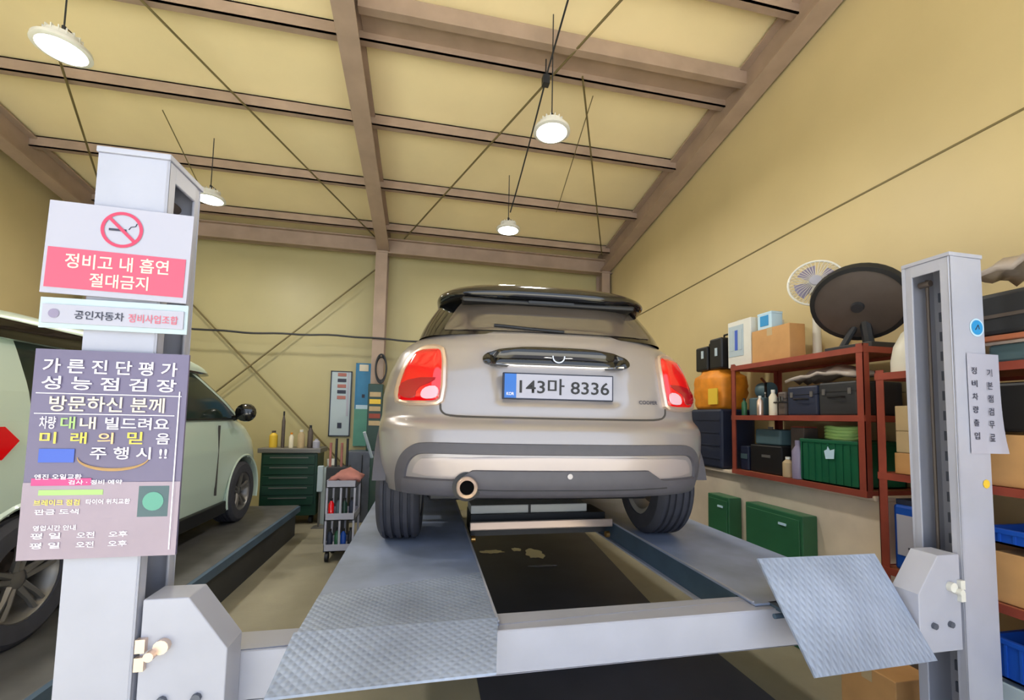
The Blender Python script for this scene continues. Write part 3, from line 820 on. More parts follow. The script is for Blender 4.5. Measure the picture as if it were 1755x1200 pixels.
# number plate
pm = Matrix.Rotation(-0.10, 3, 'X')
npy = MINI.rear(0, 0.83) - 0.018
b = MB(); b.box(-0.268, 0.268, npy, npy + 0.02, 0.764, 0.888); fr = b.build('number_plate', 'navy', car, bevel=0.004)
b = MB(); b.box(-0.26, 0.26, npy - 0.003, npy + 0.002, 0.770, 0.882); b.build('plate_face', 'white', fr)
b = MB(); b.box(-0.26, -0.205, npy - 0.004, npy, 0.770, 0.882); b.build('plate_band', 'blue_p', fr)
text(fr, '143마 8336', -0.19, 0.245, 0.788, 0.864, npy - 0.0045, 'black')
text(fr, 'KOR', -0.25, -0.215, 0.782, 0.796, npy - 0.0045, 'p_white')
text(car, 'COOPER', 0.395, 0.50, 0.755, 0.773, lambda u, z: MINI.rear(u, z) - 0.006, 'ink')
# tailgate shut line
b = ribbon(MINI, [(-0.55, 0.735), (-0.548, 0.70), (-0.51, 0.679), (-0.3, 0.676), (0.3, 0.676), (0.51, 0.679), (0.548, 0.70), (0.55, 0.735)], 0.010, 0.003, it=2); b.build('tailgate_gap', 'gap', car)
# bumper trims
b = ribbon(MINI, [(-0.715, 0.335), (-0.72, 0.42), (-0.70, 0.49), (-0.655, 0.532), (-0.60, 0.54), (-0.4, 0.54), (0.4, 0.54), (0.60, 0.54), (0.655, 0.532), (0.70, 0.49), (0.72, 0.42), (0.715, 0.335)], 0.052, 0.014, it=3)
bt = b.build('bumper_trim', 'clad', car, smooth=True, angle=60)
b = patch(MINI, [(-0.67, 0.40), (-0.655, 0.47), (-0.60, 0.508), (0.60, 0.508), (0.655, 0.47), (0.67, 0.40)], 0.004, nz=12, nu=40); b.build('bumper_insert', 'silver2', car, smooth=True)
# lower valance
rows = []
for i in range(81):
    u = -0.70 + 1.40 * i / 80; au = abs(u)
    zt = 0.452 if au < 0.40 else (0.452 - (au - 0.40) * 0.6 if au < 0.475 else 0.407)
    r = [MINI.on(u, zt, -0.004)] + [MINI.on(u, z, 0.016 + 0.008 * math.sin(PI * k / 6)) for k, z in enumerate(rng(zt - 0.004, 0.335, 6))] + [MINI.on(u, 0.322, -0.01)]
    rows.append(r)
b = MB(); b.grid(rows); va = b.build('bumper_valance', 'clad', car, smooth=True, angle=60)
b = ribbon(MINI, [(-0.44, 0.375), (-0.3, 0.372), (0.3, 0.372), (0.5, 0.375)], 0.008, 0.027, it=0); b.build('valance_crease', 'dark', va)
b = MB(); b.lathe([(0.0, 0.0), (0.012, 0.0), (0.012, -0.004)], (0.02, MINI.rear(0.02, 0.425) - 0.022, 0.427), 'Y', 12); b.build('tow_cover', 'silver', va)
b = MB(); ec = (-0.425, MINI.rear(-0.425, 0.375) - 0.02, 0.378)
b.lathe([(0.040, 0.12), (0.046, -0.040), (0.042, -0.046), (0.031, -0.036), (0.028, 0.10)], ec, 'Y', 30, close=True); ex = b.build('exhaust_tip', 'chrome_w', car, smooth=True)
b = MB(); b.lathe([(0.058, 0.0), (0.062, -0.005), (0.046, -0.008), (0.046, 0.02)], ec, 'Y', 30, close=True); b.build('exhaust_surround', 'black', ex, smooth=True)
b = MB(); b.lathe([(0.032, -0.024), (0.032, -0.022)], ec, 'Y', 20); b.build('exhaust_bore', 'bore_shade', ex)  # flat black disc: shade of the hollow pipe put into the colour
# wheel arches, wheels, underbody
for s in (-1, 1):
    for ya in (AX, AX + WBS):
        b = MB(); rows = []
        for i in range(25):
            a = -0.05 * PI + (1.0 * PI) * i / 24
            rows.append([Vector((s * x, ya + r * math.cos(a), WR + r * math.sin(a))) for x, r in ((0.78, 0.345), (0.858, 0.348), (0.868, 0.37), (0.862, 0.395), (0.80, 0.398))])
        b.grid(rows); b.build('wheel_arch', 'clad', car, smooth=True)
        wheel(car, s * 0.755, ya, WR, WR, 0.215, s, m_rim='rim_light')
b = MB(); b.box(-0.60, 0.60, 0.45, 3.5, 0.24, 0.34); b.box(-0.62, 0.62, AX - 0.05, AX + 0.07, 0.22, 0.30); b.box(-0.60, 0.55, 0.12, 0.46, 0.33, 0.37); b.build('underbody', 'black', car, bevel=0.01)
for s in (-1, 1):
    b = MB(); b.box(min(s * 0.60, s * 0.85), max(s * 0.60, s * 0.85), AX + 0.5, AX + WBS - 0.5, 0.17, 0.26); b.build('sill', 'clad', car, bevel=0.01)
    b = MB(); b.box(min(s * 0.84, s * 0.95), max(s * 0.84, s * 0.95), 2.20, 2.30, 1.03, 1.15); b.build('door_mirror', 'black', car, bevel=0.03)

# ------------------------------------------------------------------ mint car and its low lift
lw = thing('low_lift', 'dark low platform lift under the mint white car', 'car lift', (-2.6, 3.6, 0))
for x0, x1 in ((-2.28, -1.46), (-3.75, -2.95)):
    b = MB(); b.box(x0, x1, 1.2, 5.6, 0.30, 0.345); r = b.build('runway', 'platform', lw, bevel=0.005)
    b = MB(); b.box(x0 + 0.02, x1 - 0.02, 1.25, 5.55, 0.0, 0.30); b.build('side_channel', 'dark', r)
    b = MB(); b.box(x1, x1 + 0.03, 1.25, 5.55, 0.28, 0.344); b.build('edge_rail', 'deck_side', r)

mc = thing('mint_car', 'mint white hatchback with dark alloy wheels parked left behind the signs', 'car', (-2.64, 1.80, 0.345), rotz=0)
VEN = Shape(w=[(0.16, 0.76), (0.25, 0.80), (0.45, 0.83), (0.75, 0.84), (0.95, 0.825), (1.04, 0.80)],
            yr=[(0.16, 0.15), (0.30, 0.03), (0.50, 0.0), (0.80, 0.03), (1.04, 0.10)],
            yf=[(0.16, 3.75), (0.35, 3.84), (0.60, 3.82), (0.80, 3.74), (0.93, 3.58), (1.04, 3.36)], n=3.0, a=0.34, af=0.75)
A2, WB2, R2 = 0.66, 2.40, 0.30
def ven_skip(c):
    if abs(c.x) < 0.6: return False
    for ya in (A2, A2 + WB2):
        if (c.y - ya) ** 2 + (c.z - R2) ** 2 < 0.36 ** 2: return True
    return False
VEN.loft(rng(0.20, 1.04, 52), skip=ven_skip, cap=(False, True), nr=40).build('body', 'mint', mc, smooth=True, angle=60)
VG = Shape(w=[(1.02, 0.795), (1.2, 0.76), (1.38, 0.70), (1.42, 0.68)], yr=[(1.02, 0.12), (1.42, 0.12)], yf=[(1.02, 3.42), (1.2, 3.12), (1.44, 2.68)], n=3.4, a=0.34, af=0.5)
b = VG.loft(rng(1.03, 1.44, 12), cap=(False, False), mi=lambda c: 1 if c.y < 0.46 else 0, nr=30, ns=50)
b.build('side_window', ['glass_g', 'mint'], mc, smooth=True, angle=60)
VR = Shape(w=[(1.425, 0.725), (1.46, 0.725), (1.53, 0.70), (1.58, 0.62), (1.61, 0.3)], yr=[(1.425, 0.16), (1.46, 0.16), (1.53, 0.25), (1.61, 0.7)], yf=[(1.425, 2.76), (1.49, 2.66), (1.61, 2.0)], n=3, a=0.3, af=0.4)
VR.loft(rng(1.425, 1.61, 12), cap=(True, True), mi=lambda c: 1 if (c.z < 1.525 and c.y < 1.3) or c.z < 1.442 else 0, nr=30, ns=20).build('roof', ['mint', 'black_g'], mc, smooth=True, angle=60)
for s in (-1, 1):
    b = MB(); b.grid([[Vector((s * (VG.W(z) + 0.004), y, z)) for y in (0.44, 0.55, 0.66)] for z in rng(1.03, 1.43, 8)]); b.build('rear_pillar', 'mint', mc)
    # A pillar and B pillar strips, drip line
    b = MB(); rows = []
    for i in range(9):
        z = 1.03 + i * (0.39 / 8); y = smooth_tab(VG.yf, z) - 0.42
        w_ = VG.W(z) + 0.004
        rows.append([Vector((s * (w_ - 0.002), y - 0.035, z)), Vector((s * (w_ + 0.006), y, z)), Vector((s * (w_ - 0.05), y + 0.10, z))])
    b.grid(rows); b.build('front_pillar', 'mint', mc, smooth=True)
    b = MB(); rows = []
    for i in range(9):
        z = 1.03 + i * (0.37 / 8); w_ = VG.W(z) + 0.004
        rows.append([Vector((s * w_, 1.42, z)), Vector((s * w_, 1.52, z))])
    b.grid(rows); b.build('centre_pillar', 'black_g', mc)
    b = MB(); b.box(min(s * 0.80, s * 0.825), max(s * 0.80, s * 0.825), 0.9, 2.85, 1.03, 1.045); b.build('window_trim', 'black', mc)
    b = MB(); b.lathe([(0.0, 0.0), (0.05, 0.005), (0.085, 0.03), (0.09, 0.07), (0.07, 0.10), (0.0, 0.11)], (s * 0.93, 2.70, 1.10), 'Y', 16); b.tube([(s * 0.82, 2.76, 1.04), (s * 0.90, 2.76, 1.08)], 0.025, 8)
    b.build('door_mirror', 'black_g', mc, smooth=True)
    for y in (1.62, 0.78):
        b = MB(); b.tube([(s * 0.842, y, 0.86), (s * 0.862, y + 0.03, 0.862), (s * 0.862, y + 0.15, 0.866), (s * 0.842, y + 0.18, 0.866)], 0.012, 6); b.build('door_handle', 'mint', mc, smooth=True)
    for y in (2.46, 1.50, 0.78):
        b = MB()
        b.box(min(s * 0.825, s * 0.8425), max(s * 0.825, s * 0.8425), y, y + 0.006, 0.36, 0.98); b.build('door_gap', 'gap', mc)
    b = MB()
    b.prism([(0.34, 0.875), (0.46, 0.875), (0.535, 0.955), (0.46, 1.02), (0.34, 1.02)], 'X', s * 0.80, s * 0.846)
    b.build('tail_light', 'red', mc)
    b = MB(); b.box(min(s * 0.70, s * 0.832), max(s * 0.70, s * 0.832), A2 + 0.36, A2 + WB2 - 0.36, 0.16, 0.27); b.build('sill', 'black', mc, bevel=0.01)
    for ya in (A2, A2 + WB2):
        b = MB(); rows = []
        for i in range(25):
            a = -0.10 * PI + (1.20 * PI) * i / 24
            rows.append([Vector((s * x, ya + r * math.cos(a), R2 + r * math.sin(a))) for x, r in ((0.70, 0.352), (0.838, 0.352), (0.845, 0.365), (0.835, 0.38))])
        b.grid(rows); b.build('wheel_arch', 'mint', mc, smooth=True)
        wheel(mc, s * 0.735, ya, R2, R2, 0.195, s)
b = MB(); b.box(-0.62, 0.62, 0.3, 3.6, 0.16, 0.30); b.build('underbody', 'black', mc)

# ------------------------------------------------------------------ right racks
def rack(name, label, x0, x1, y0, y1, zb, zt, shelves, lean=0):
    t = thing(name, label, 'rack', ((x0 + x1) / 2, (y0 + y1) / 2, zb))
    for x, sx in ((x0, 1), (x1, -1)):
        for y, sy in ((y0, 1), (y1, -1)):
            b = MB(); lo = lambda a, c: (min(a, c), max(a, c))
            b.box(*lo(x, x + sx * 0.004), *lo(y, y + sy * 0.042), zb, zt); b.box(*lo(x, x + sx * 0.042), *lo(y, y + sy * 0.004), zb, zt)
            b.build('upright', 'rust', t)
    for z in shelves:
        b = MB(); b.box(x0 + .005, x1 - .005, y0 + .005, y1 - .005, z - 0.012, z)
        s_ = b.build('shelf', 'board', t)
        b = MB(); b.box(x0 - 0.003, x0 + 0.001, y0, y1, z - 0.032, z + 0.004); b.box(x1 - 0.001, x1 + 0.003, y0, y1, z - 0.032, z + 0.004)
        b.box(x0, x1, y0 - .003, y0 + .001, z - 0.032, z + .004); b.box(x0, x1, y1 - .001, y1 + .003, z - 0.032, z + .004)
        b.build('shelf_edge', 'rust', s_)
    return t
rack('storage_rack', 'red brown angle iron rack with three shelves standing on the beige plinth', 2.45, 2.90, 1.98, 3.06, 1.05, 1.92, (1.07, 1.50, 1.90))
rack('storage_rack', 'nearer red brown rack with boxes, partly hidden by the right post', 2.35, 2.90, 0.72, 1.84, 0, 1.74, (0.12, 0.72, 1.20, 1.72))

def box_thing(name, label, cat, x0, x1, y0, y1, z0, z1, m, bevel=0.005, group=None, extra=None, rot=0):
    t = thing(name, label, cat, ((x0 + x1) / 2, (y0 + y1) / 2, z0), group=group)
    b = MB(); b.box(x0, x1, y0, y1, z0, z1); b.build('body', m, t, bevel=bevel)
    if extra: extra(t)
    if rot: t.rotation_euler.z = rot
    return t
def flaps(x0, x1, y0, y1, z, m='card2'):
    def f(t):
        b = MB(); ym = (y0 + y1) / 2
        b.box(x0, x1, ym - 0.025, ym + 0.025, z - 0.001, z + 0.001); b.box(x0 - 0.001, x0 + 0.001, ym - 0.025, ym + 0.025, z - 0.06, z); b.build('tape', m, t)
    return f
# things on top of rack one (z 1.905)
ZT = 1.905
def ex(t):
    b = MB(); b.box(2.537, 2.5395, 3.02, 3.19, 2.00, 2.26); o = b.build('printed_panel', 'poster_l', t)
    for k in range(3):
        b = MB(); b.box(2.534, 2.537, 3.035 + k * 0.05, 3.065 + k * 0.05, 2.05, 2.22); b.build('printed_bar', 'p_blue' if k == 1 else 'poster_l', t)
    b = MB(); b.box(2.54, 2.86, 3.05, 3.09, 2.30, 2.302); b.build('tape', 'p_cream', t)
box_thing('white_carton', 'white carton with pale blue print at the far end of the rack top', 'box', 2.54, 2.86, 2.94, 3.205, ZT+0.004, 2.30, 'white_g', extra=ex)
box_thing('cardboard_box', 'brown cardboard box between the white carton and the fan on the rack top', 'box', 2.53, 2.665, 2.56, 2.92, ZT, 2.17, 'card', extra=flaps(2.53, 2.665, 2.56, 2.92, 2.17))
def ex(t):
    b = MB(); b.box(2.556, 2.5595, 2.78, 2.86, 2.20, 2.28); b.build('blue_label', 'stick_b', t)
    b = MB(); b.box(2.56, 2.66, 2.75, 2.89, 2.29, 2.305); b.build('lid', 'stick_l', t)
box_thing('small_blue_box', 'small white and bright blue box sitting on the brown cardboard box', 'box', 2.56, 2.66, 2.75, 2.89, 2.172, 2.29, 'stick_l', extra=ex)

# fan, with its face towards the room
fn = thing('table_fan', 'white round table fan with wire grille on top of the rack', 'fan', (2.74, 2.50, ZT))
ctr = Vector((2.70, 2.50, 2.455)); FR = Matrix.Rotation(math.radians(-47), 3, 'Z') @ Matrix.Rotation(math.radians(-8), 3, 'X')
def cage(b, r, d0, seg=36):
    for k in range(seg):
        a = 2 * PI * k / seg
        b.tube([ctr + FR @ Vector((0.03 * math.cos(a), -d0, 0.03 * math.sin(a))), ctr + FR @ Vector((r * 0.7 * math.cos(a), -d0, r * 0.7 * math.sin(a))), ctr + FR @ Vector((r * math.cos(a), 0, r * math.sin(a)))], 0.0018, 4)
b = MB(); cage(b, 0.165, 0.05); cage(b, 0.165, -0.05); gr = b.build('grille', 'white_g', fn)
b = MB(); b.tube([ctr + FR @ Vector((0.166 * math.cos(2 * PI * k / 40), 0, 0.166 * math.sin(2 * PI * k / 40))) for k in range(40)], 0.008, 8, closed=True); b.build('rim', 'white_g', gr, smooth=True)
b = MB(); b.lathe([(0.0, -0.058), (0.035, -0.056), (0.04, -0.045)], ctr, 'Y', 20, rot=FR); b.build('hub_cap', 'white', gr, smooth=True)
b = MB()
for k in range(4):
    a0 = k * PI / 2
    rows = [[ctr + FR @ Vector((r * math.cos(a0 + t), 0.02 * (t - 0.5), r * math.sin(a0 + t))) for t in (0, 0.35, 0.7, 1.0)] for r in (0.03, 0.08, 0.13)]
    b.grid(rows)
b.build('blade', 'lilac', fn, smooth=True)
b = MB(); b.lathe([(0.0, 0.17), (0.04, 0.16), (0.055, 0.12), (0.055, 0.05), (0.0, 0.04)], ctr, 'Y', 20, rot=FR); b.build('motor', 'white_g', fn, smooth=True)
bx = ctr + FR @ Vector((0, 0.08, 0))
b = MB(); b.tube([(bx.x, bx.y, 1.94), (bx.x, bx.y, 2.42)], [0.03, 0.02], 12); b.build('stem', 'white_g', fn, smooth=True)
b = MB(); b.lathe([(0.0, 0.04), (0.05, 0.035), (0.08, 0.012), (0.08, 0.0), (0.0, 0.0)], (bx.x, bx.y, ZT), 'Z', 28); b.build('base', 'white_g', fn, smooth=True)

# big dark tilted reel
rl = thing('hose_reel', 'large dark round reel standing tilted on a low stand, near end of the rack top', 'reel', (2.66, 2.14, ZT))
DR = Matrix.Rotation(math.radians(52), 3, 'Z') @ Matrix.Rotation(math.radians(30), 3, 'Y')
dc = Vector((2.62, 2.13, 2.205))
b = MB(); b.lathe([(0.0, -0.05), (0.07, -0.055), (0.16, -0.045), (0.225, -0.03), (0.245, 0.0), (0.235, 0.03), (0.15, 0.05), (0.0, 0.055)], dc, 'Y', 40, rot=Matrix.Rotation(math.radians(-62), 3, 'Z') @ Matrix.Rotation(math.radians(38), 3, 'X'))
b.build('drum', 'olive', rl, smooth=True)
b = MB(); b.lathe([(0.225, -0.035), (0.25, -0.03), (0.258, 0.0), (0.25, 0.03), (0.228, 0.03)], dc, 'Y', 40, close=True, rot=Matrix.Rotation(math.radians(-62), 3, 'Z') @ Matrix.Rotation(math.radians(38), 3, 'X'))
b.build('rubber_edge', 'rubber_mat', rl, smooth=True)
b = MB(); b.lathe([(0.0, -0.075), (0.03, -0.075), (0.035, -0.05)], dc, 'Y', 20, rot=Matrix.Rotation(math.radians(-62), 3, 'Z') @ Matrix.Rotation(math.radians(38), 3, 'X')); b.build('hub', 'dark', rl, smooth=True)
b = MB(); b.tube([(2.70, 2.14, ZT + 0.03), (2.66, 2.14, 2.18)], 0.03, 8); b.tube([(2.60, 2.24, ZT + .02), (2.68, 2.18, 2.12)], 0.02, 8); b.box(2.54, 2.78, 2.0, 2.30, ZT, ZT + 0.035)
b.build('stand', 'dark', rl, bevel=0.004)

# mid shelf of rack one
Z1 = 1.503
gm = thing('grinder_machine', 'blue grey bench machine at the far end of the middle shelf', 'machine', (2.60, 2.86, Z1))
b = MB(); b.box(2.52, 2.70, 2.80, 2.95, Z1, Z1 + 0.14); b.build('body', 'teal', gm, bevel=0.01)
b = MB(); b.lathe([(0.0, -0.05), (0.06, -0.05), (0.065, 0.0), (0.06, 0.05), (0.0, 0.05)], (2.61, 2.87, Z1 + 0.2), 'Y', 24); b.build('wheel_guard', 'teal', gm, smooth=True)
b = MB(); b.tube([(2.56, 2.82, Z1 + 0.14), (2.54, 2.80, Z1 + 0.25), (2.56, 2.86, Z1 + 0.29)], 0.01, 6); b.build('handle', 'chrome', gm, smooth=True)
def bottle(name, label, x, y, z, r, h, m, cap, group=None, cat='bottle'):
    t = thing(name, label, cat, (x, y, z), group=group)
    b = MB(); b.lathe([(0.0, 0), (r * 0.95, 0.0), (r, 0.01), (r, h * 0.72), (r * 0.45, h * 0.86), (r * 0.4, h * 0.9)], (x, y, z), 'Z', 18); b.build('body', m, t, smooth=True)
    b = MB(); b.lathe([(0.0, h), (r * 0.48, h), (r * 0.48, h * 0.88), (0.0, h * 0.88)], (x, y, z), 'Z', 14); b.build('cap', cap, t, smooth=True)
    return t
bottle('spray_bottle', 'small dark green bottle on the middle shelf left of the blue grey machine', 2.52, 3.0, Z1, 0.02, 0.14, 'green2', 'black')
bottle('white_bottle', 'cream bottle standing on the middle shelf beside the dark cases', 2.50, 2.685, Z1, 0.028, 0.19, 'p_cream', 'white_g')
bottle('paint_can', 'pale grey spray can in front of the blue grey machine on the middle shelf', 2.49, 2.80, Z1, 0.022, 0.15, 'chrome_w', 'white_g', cat='can')
def case(label, y0, y1, h, m='dark'):
    def e(t):
        b = MB(); b.tube([(2.495, (y0 + y1) / 2 - 0.05, Z1 + h * 0.55), (2.47, (y0 + y1) / 2 - 0.04, Z1 + h * 0.55), (2.47, (y0 + y1) / 2 + 0.04, Z1 + h * 0.55), (2.495, (y0 + y1) / 2 + 0.05, Z1 + h * 0.55)], 0.006, 6); b.build('handle', 'black', t, smooth=True)
        b = MB()
        for y in (y0 + 0.03, y1 - 0.05): b.box(2.488, 2.497, y, y + 0.02, Z1 + h * 0.62, Z1 + h * 0.8)
        b.build('latch', 'alloy', t)
        b = MB(); b.box(2.492, 2.86, y0, y1, Z1 + h * 0.7, Z1 + h * 0.715); b.build('lid_gap', 'black', t)
    return box_thing('tool_case', label, 'tool case', 2.495, 2.84, y0, y1, Z1, Z1 + h, m, 0.012, extra=e)
case('narrow brown black tool case at the far side of the two dark cases', 2.57, 2.64, 0.17, 'olive')
case('dark plastic tool case in the middle of the middle shelf', 2.32, 2.555, 0.20, 'navy')
case('dark plastic tool case at the near end of the middle shelf', 2.06, 2.31, 0.21, 'dark')
b = MB(); rows = []
random.seed(3)
for i in range(9):
    a = i / 8
    rows.append([Vector((2.50 + 0.30 * j / 8, 2.06 + 0.52 * a, 1.725 + 0.07 * math.sin(PI * a) * math.sin(PI * (j / 8 * 0.8 + 0.1)) + random.uniform(-0.015, 0.02))) for j in range(9)])
b.grid(rows)
o = b.build('plastic_bag', 'clear', smooth=True, angle=180); o.location.z += 0.03; tag(o, 'crumpled greyish plastic bag lying over the dark tool cases', 'bag')
so = o.modifiers.new('thick', 'SOLIDIFY'); so.thickness = 0.02; so.offset = 1

# bottom shelf of rack one
Z0 = 1.073
def crate(name, label, x0, x1, y0, y1, z0, z1, m, extra=None):
    t = thing(name, label, 'crate', ((x0 + x1) / 2, (y0 + y1) / 2, z0))
    b = MB(); w_ = 0.008
    b.box(x0, x1, y0, y0 + w_, z0, z1); b.box(x0, x1, y1 - w_, y1, z0, z1); b.box(x0, x0 + w_, y0, y1, z0, z1); b.box(x1 - w_, x1, y0, y1, z0, z1); b.box(x0, x1, y0, y1, z0, z0 + w_)
    b.build('body', m, t)
    b = MB(); b.box(x0 - .008, x0, y0 - .008, y1 + .008, z1 - 0.022, z1); b.box(x1, x1 + .008, y0 - .008, y1 + .008, z1 - 0.022, z1); b.box(x0, x1, y0 - .008, y0, z1 - 0.022, z1); b.box(x0, x1, y1, y1 + .008, z1 - 0.022, z1)
    b.build('rim', m, t, bevel=0.003)
    b = MB(); n = max(3, int((y1 - y0) / 0.045))
    for k in range(n + 1):
        y = y0 + (y1 - y0) * k / n; b.box(x0 - 0.006, x0, y - 0.004, y + 0.004, z0 + 0.01, z1 - 0.02)
    b.build('rib', m, t)
    if extra: extra(t)
    return t
def ex(t):
    b = MB(); b.prism([(2.20, 1.235), (2.255, 1.23), (2.265, 1.28), (2.245, 1.29), (2.24, 1.31), (2.225, 1.285), (2.195, 1.295)], 'X', 2.476, 2.478); b.build('paper_label', 'stick_l', t)
crate('green_crate', 'large green plastic crate with a pale label on the lowest shelf', 2.49, 2.84, 2.06, 2.44, Z0, 1.35, 'green', ex)
b = MB()
for k in range(4): b.tube([(2.64 + 0.10 * math.cos(a) , 2.25 + 0.11 * math.sin(a), 1.36 + 0.022 * k + 0.004 * math.sin(a * 3)) for a in [2 * PI * i / 28 for i in range(28)]], 0.013, 8, closed=True)
tag(b.build('coiled_hose', 'p_green', smooth=True), 'pale green coiled hose lying on top of the large green crate', 'hose')
def ex(t):
    b = MB(); b.box(2.52, 2.53, 2.72, 2.76, 1.40, 1.42); b.build('latch', 'alloy', t)
box_thing('teal_case', 'grey teal case stacked on the black box on the lowest shelf', 'tool case', 2.53, 2.82, 2.66, 2.90, 1.285, 1.40, 'teal', 0.012, extra=ex)
def ex(t):
    b = MB(); b.box(2.495, 2.50, 2.72, 2.80, 1.19, 1.21); b.build('handle', 'alloy', t)
box_thing('black_box', 'black box on the lowest shelf under the grey teal case', 'box', 2.50, 2.82, 2.62, 2.92, Z0, 1.282, 'black', 0.01, extra=ex)
bottle('lilac_can', 'lilac grey can beside the large green crate on the lowest shelf', 2.505, 2.485, Z0, 0.038, 0.26, 'lilac', 'lilac', cat='can')
bottle('beige_jug', 'short beige jug between the black box and the lilac can on the lowest shelf', 2.505, 2.57, 1.073, 0.034, 0.14, 'card2', 'white_g', cat='jug')
box_thing('rusty_tin', 'brown tin standing above the lilac can on the lowest shelf', 'tin', 2.56, 2.68, 2.49, 2.60, Z0, 1.42, 'olive', 0.006, extra=lambda t: MB().box(2.565, 2.675, 2.495, 2.595, 1.42, 1.428).build('lid', 'rust', t))
box_thing('dark_blue_box', 'dark blue box at the far end of the lowest shelf', 'box', 2.50, 2.75, 2.94, 3.03, Z0, 1.26, 'navy', 0.008, extra=lambda t: MB().box(2.496, 2.50, 2.95, 3.02, 1.16, 1.20).build('label', 'teal', t))

# stack beyond the rack: navy bin, orange bag, black cases
def ex(t):
    b = MB()
    for k in range(4): b.box(2.455, 2.46, 3.22, 3.60, 1.13 + k * 0.11, 1.14 + k * 0.11)
    b.build('rib', 'navy', t)
box_thing('navy_bin', 'tall dark navy bin on the plinth between the silver car and the rack', 'bin', 2.46, 2.80, 3.20, 3.62, 1.052, 1.56, 'navy', 0.02, extra=ex)
b = MB(); rows = []
random.seed(5)
for i in range(13):
    f = i / 12; r = (0.9 + 0.1 * math.sin(f * PI)) * (1 if f < 0.9 else 0.8)
    rows.append([Vector((2.63 + 0.165 * r * math.copysign(abs(math.cos(a)) ** 0.5, math.cos(a)) + random.uniform(-.008, .008), 3.43 + 0.215 * r * math.copysign(abs(math.sin(a)) ** 0.5, math.sin(a)) + random.uniform(-.008, .008), 1.562 + 0.35 * f)) for a in [2 * PI * k / 28 for k in range(28)]])
b.grid(rows, close=True); b.f.append([12 * 28 + k for k in range(28)]); b.mi.append(0); b.f.append(list(range(28))); b.mi.append(0)
og = thing('orange_bag', 'orange and yellow bag standing on the dark navy bin beside the red tail light', 'bag', (2.63, 3.43, 1.562))
b.build('body', 'orange', og, smooth=True, angle=180)
b = MB(); b.box(2.455, 2.465, 3.24, 3.36, 1.60, 1.74); b.build('printed_panel', 'yellow', og)
def blackcase(label, y0, y1, z1):
    def e(t):
        b = MB(); b.tube([(2.62, y0 + 0.04, z1), (2.62, y0 + 0.05, z1 + 0.04), (2.62, y1 - 0.05, z1 + 0.04), (2.62, y1 - 0.04, z1)], 0.01, 6); b.build('handle', 'black', t, smooth=True)
        b = MB(); b.box(2.495, 2.50, y0 + 0.05, y0 + 0.08, 2.03, 2.10); b.build('latch', 'poster_l', t)
    box_thing('black_case', label, 'case', 2.50, 2.74, y0, y1, 1.915, z1, 'black', 0.015, extra=e)
blackcase('black case on the orange bag, right hand of the two', 3.24, 3.40, 2.19)
blackcase('black case on the orange bag, left hand of the two', 3.43, 3.60, 2.14)

# green metal cabinets standing against the plinth
def greencab(label, y0, y1, z1, hp):
    t = thing('green_cabinet', label, 'cabinet', (2.46, (y0 + y1) / 2, 0), group='green metal cabinets against the plinth')
    b = MB(); b.box(2.40, 2.515, y0, y1, 0, z1); b.build('body', 'green2', t, bevel=0.006)
    b = MB(); b.box(2.392, 2.40, y0 + 0.02, y1 - 0.02, 0.03, z1 - 0.03); d = b.build('door', 'green2', t, bevel=0.004)
    b = MB(); b.box(2.384, 2.392, hp, hp + 0.06, z1 - 0.09, z1 - 0.075); b.build('handle', 'stick_l', d)
greencab('narrow dark green metal cabinet against the beige plinth, nearer the silver car', 3.04, 3.30, 0.84, 3.1)
greencab('wide green metal cabinet against the beige plinth, with a pale handle', 2.36, 2.86, 0.85, 2.48)

# rack two contents
def stackbox(y0, y1, z0, z1, lab, m='card2', x0=2.38):
    return box_thing('cardboard_box', lab, 'box', x0, 2.80, y0, y1, z0, z1, m, 0.004, extra=flaps(x0, 2.80, y0, y1, z1, 'card'))
stackbox(1.50, 1.78, 1.203, 1.31, 'brown cardboard box, lowest of the stack left of the right post', 'card')
stackbox(1.50, 1.77, 1.312, 1.42, 'pale cardboard box, middle of the stack left of the right post')
stackbox(1.52, 1.77, 1.422, 1.55, 'pale cardboard box, topmost of the stack left of the right post')
stackbox(0.95, 1.42, 1.203, 1.42, 'large brown cardboard box right of the right post, on the shelf', 'card')
stackbox(0.98, 1.40, 0.723, 0.93, 'brown cardboard box under the blue tray, right of the right post', 'card')
def ex(t):
    b = MB(); b.box(2.366, 2.37, 1.60, 1.77, 0.80, 1.0); lab = b.build('label', 'white', t)
    b = MB(); b.box(2.3645, 2.366, 1.66, 1.69, 0.86, 0.96); b.box(2.3645, 2.366, 1.63, 1.72, 0.835, 0.845); b.build('label_mark', 'ink', t)
    b = MB(); b.box(2.38, 2.62, 1.56, 1.78, 1.05, 1.075); b.build('lid', 'navy', t)
box_thing('blue_can', 'blue oil can with a white label on the rack, left of the right post', 'can', 2.37, 2.62, 1.55, 1.79, 0.723, 1.05, 'blue', 0.015, extra=ex)
crate('blue_tray', 'flat bright blue tray on the shelf right of the right post', 2.37, 2.80, 0.95, 1.42, 0.965, 1.03, 'blue')
crate('blue_crate', 'blue crate on the lowest shelf right of the right post', 2.37, 2.80, 0.90, 1.42, 0.42, 0.58, 'blue')
box_thing('grey_carton', 'grey carton under the blue crate, low at the right edge', 'box', 2.37, 2.80, 0.90, 1.42, 0.123, 0.40, 'poster_l', 0.006, extra=lambda t: MB().box(2.366, 2.37, 1.0, 1.3, 0.2, 0.3).build('label', 'p_cream', t))
def ex(t):
    b = MB(); b.lathe([(0.0, -0.01), (0.03, -0.008), (0.035, 0.0)], (2.378, 1.22, 1.62), 'X', 16); b.build('knob', 'white_g', t, smooth=True)
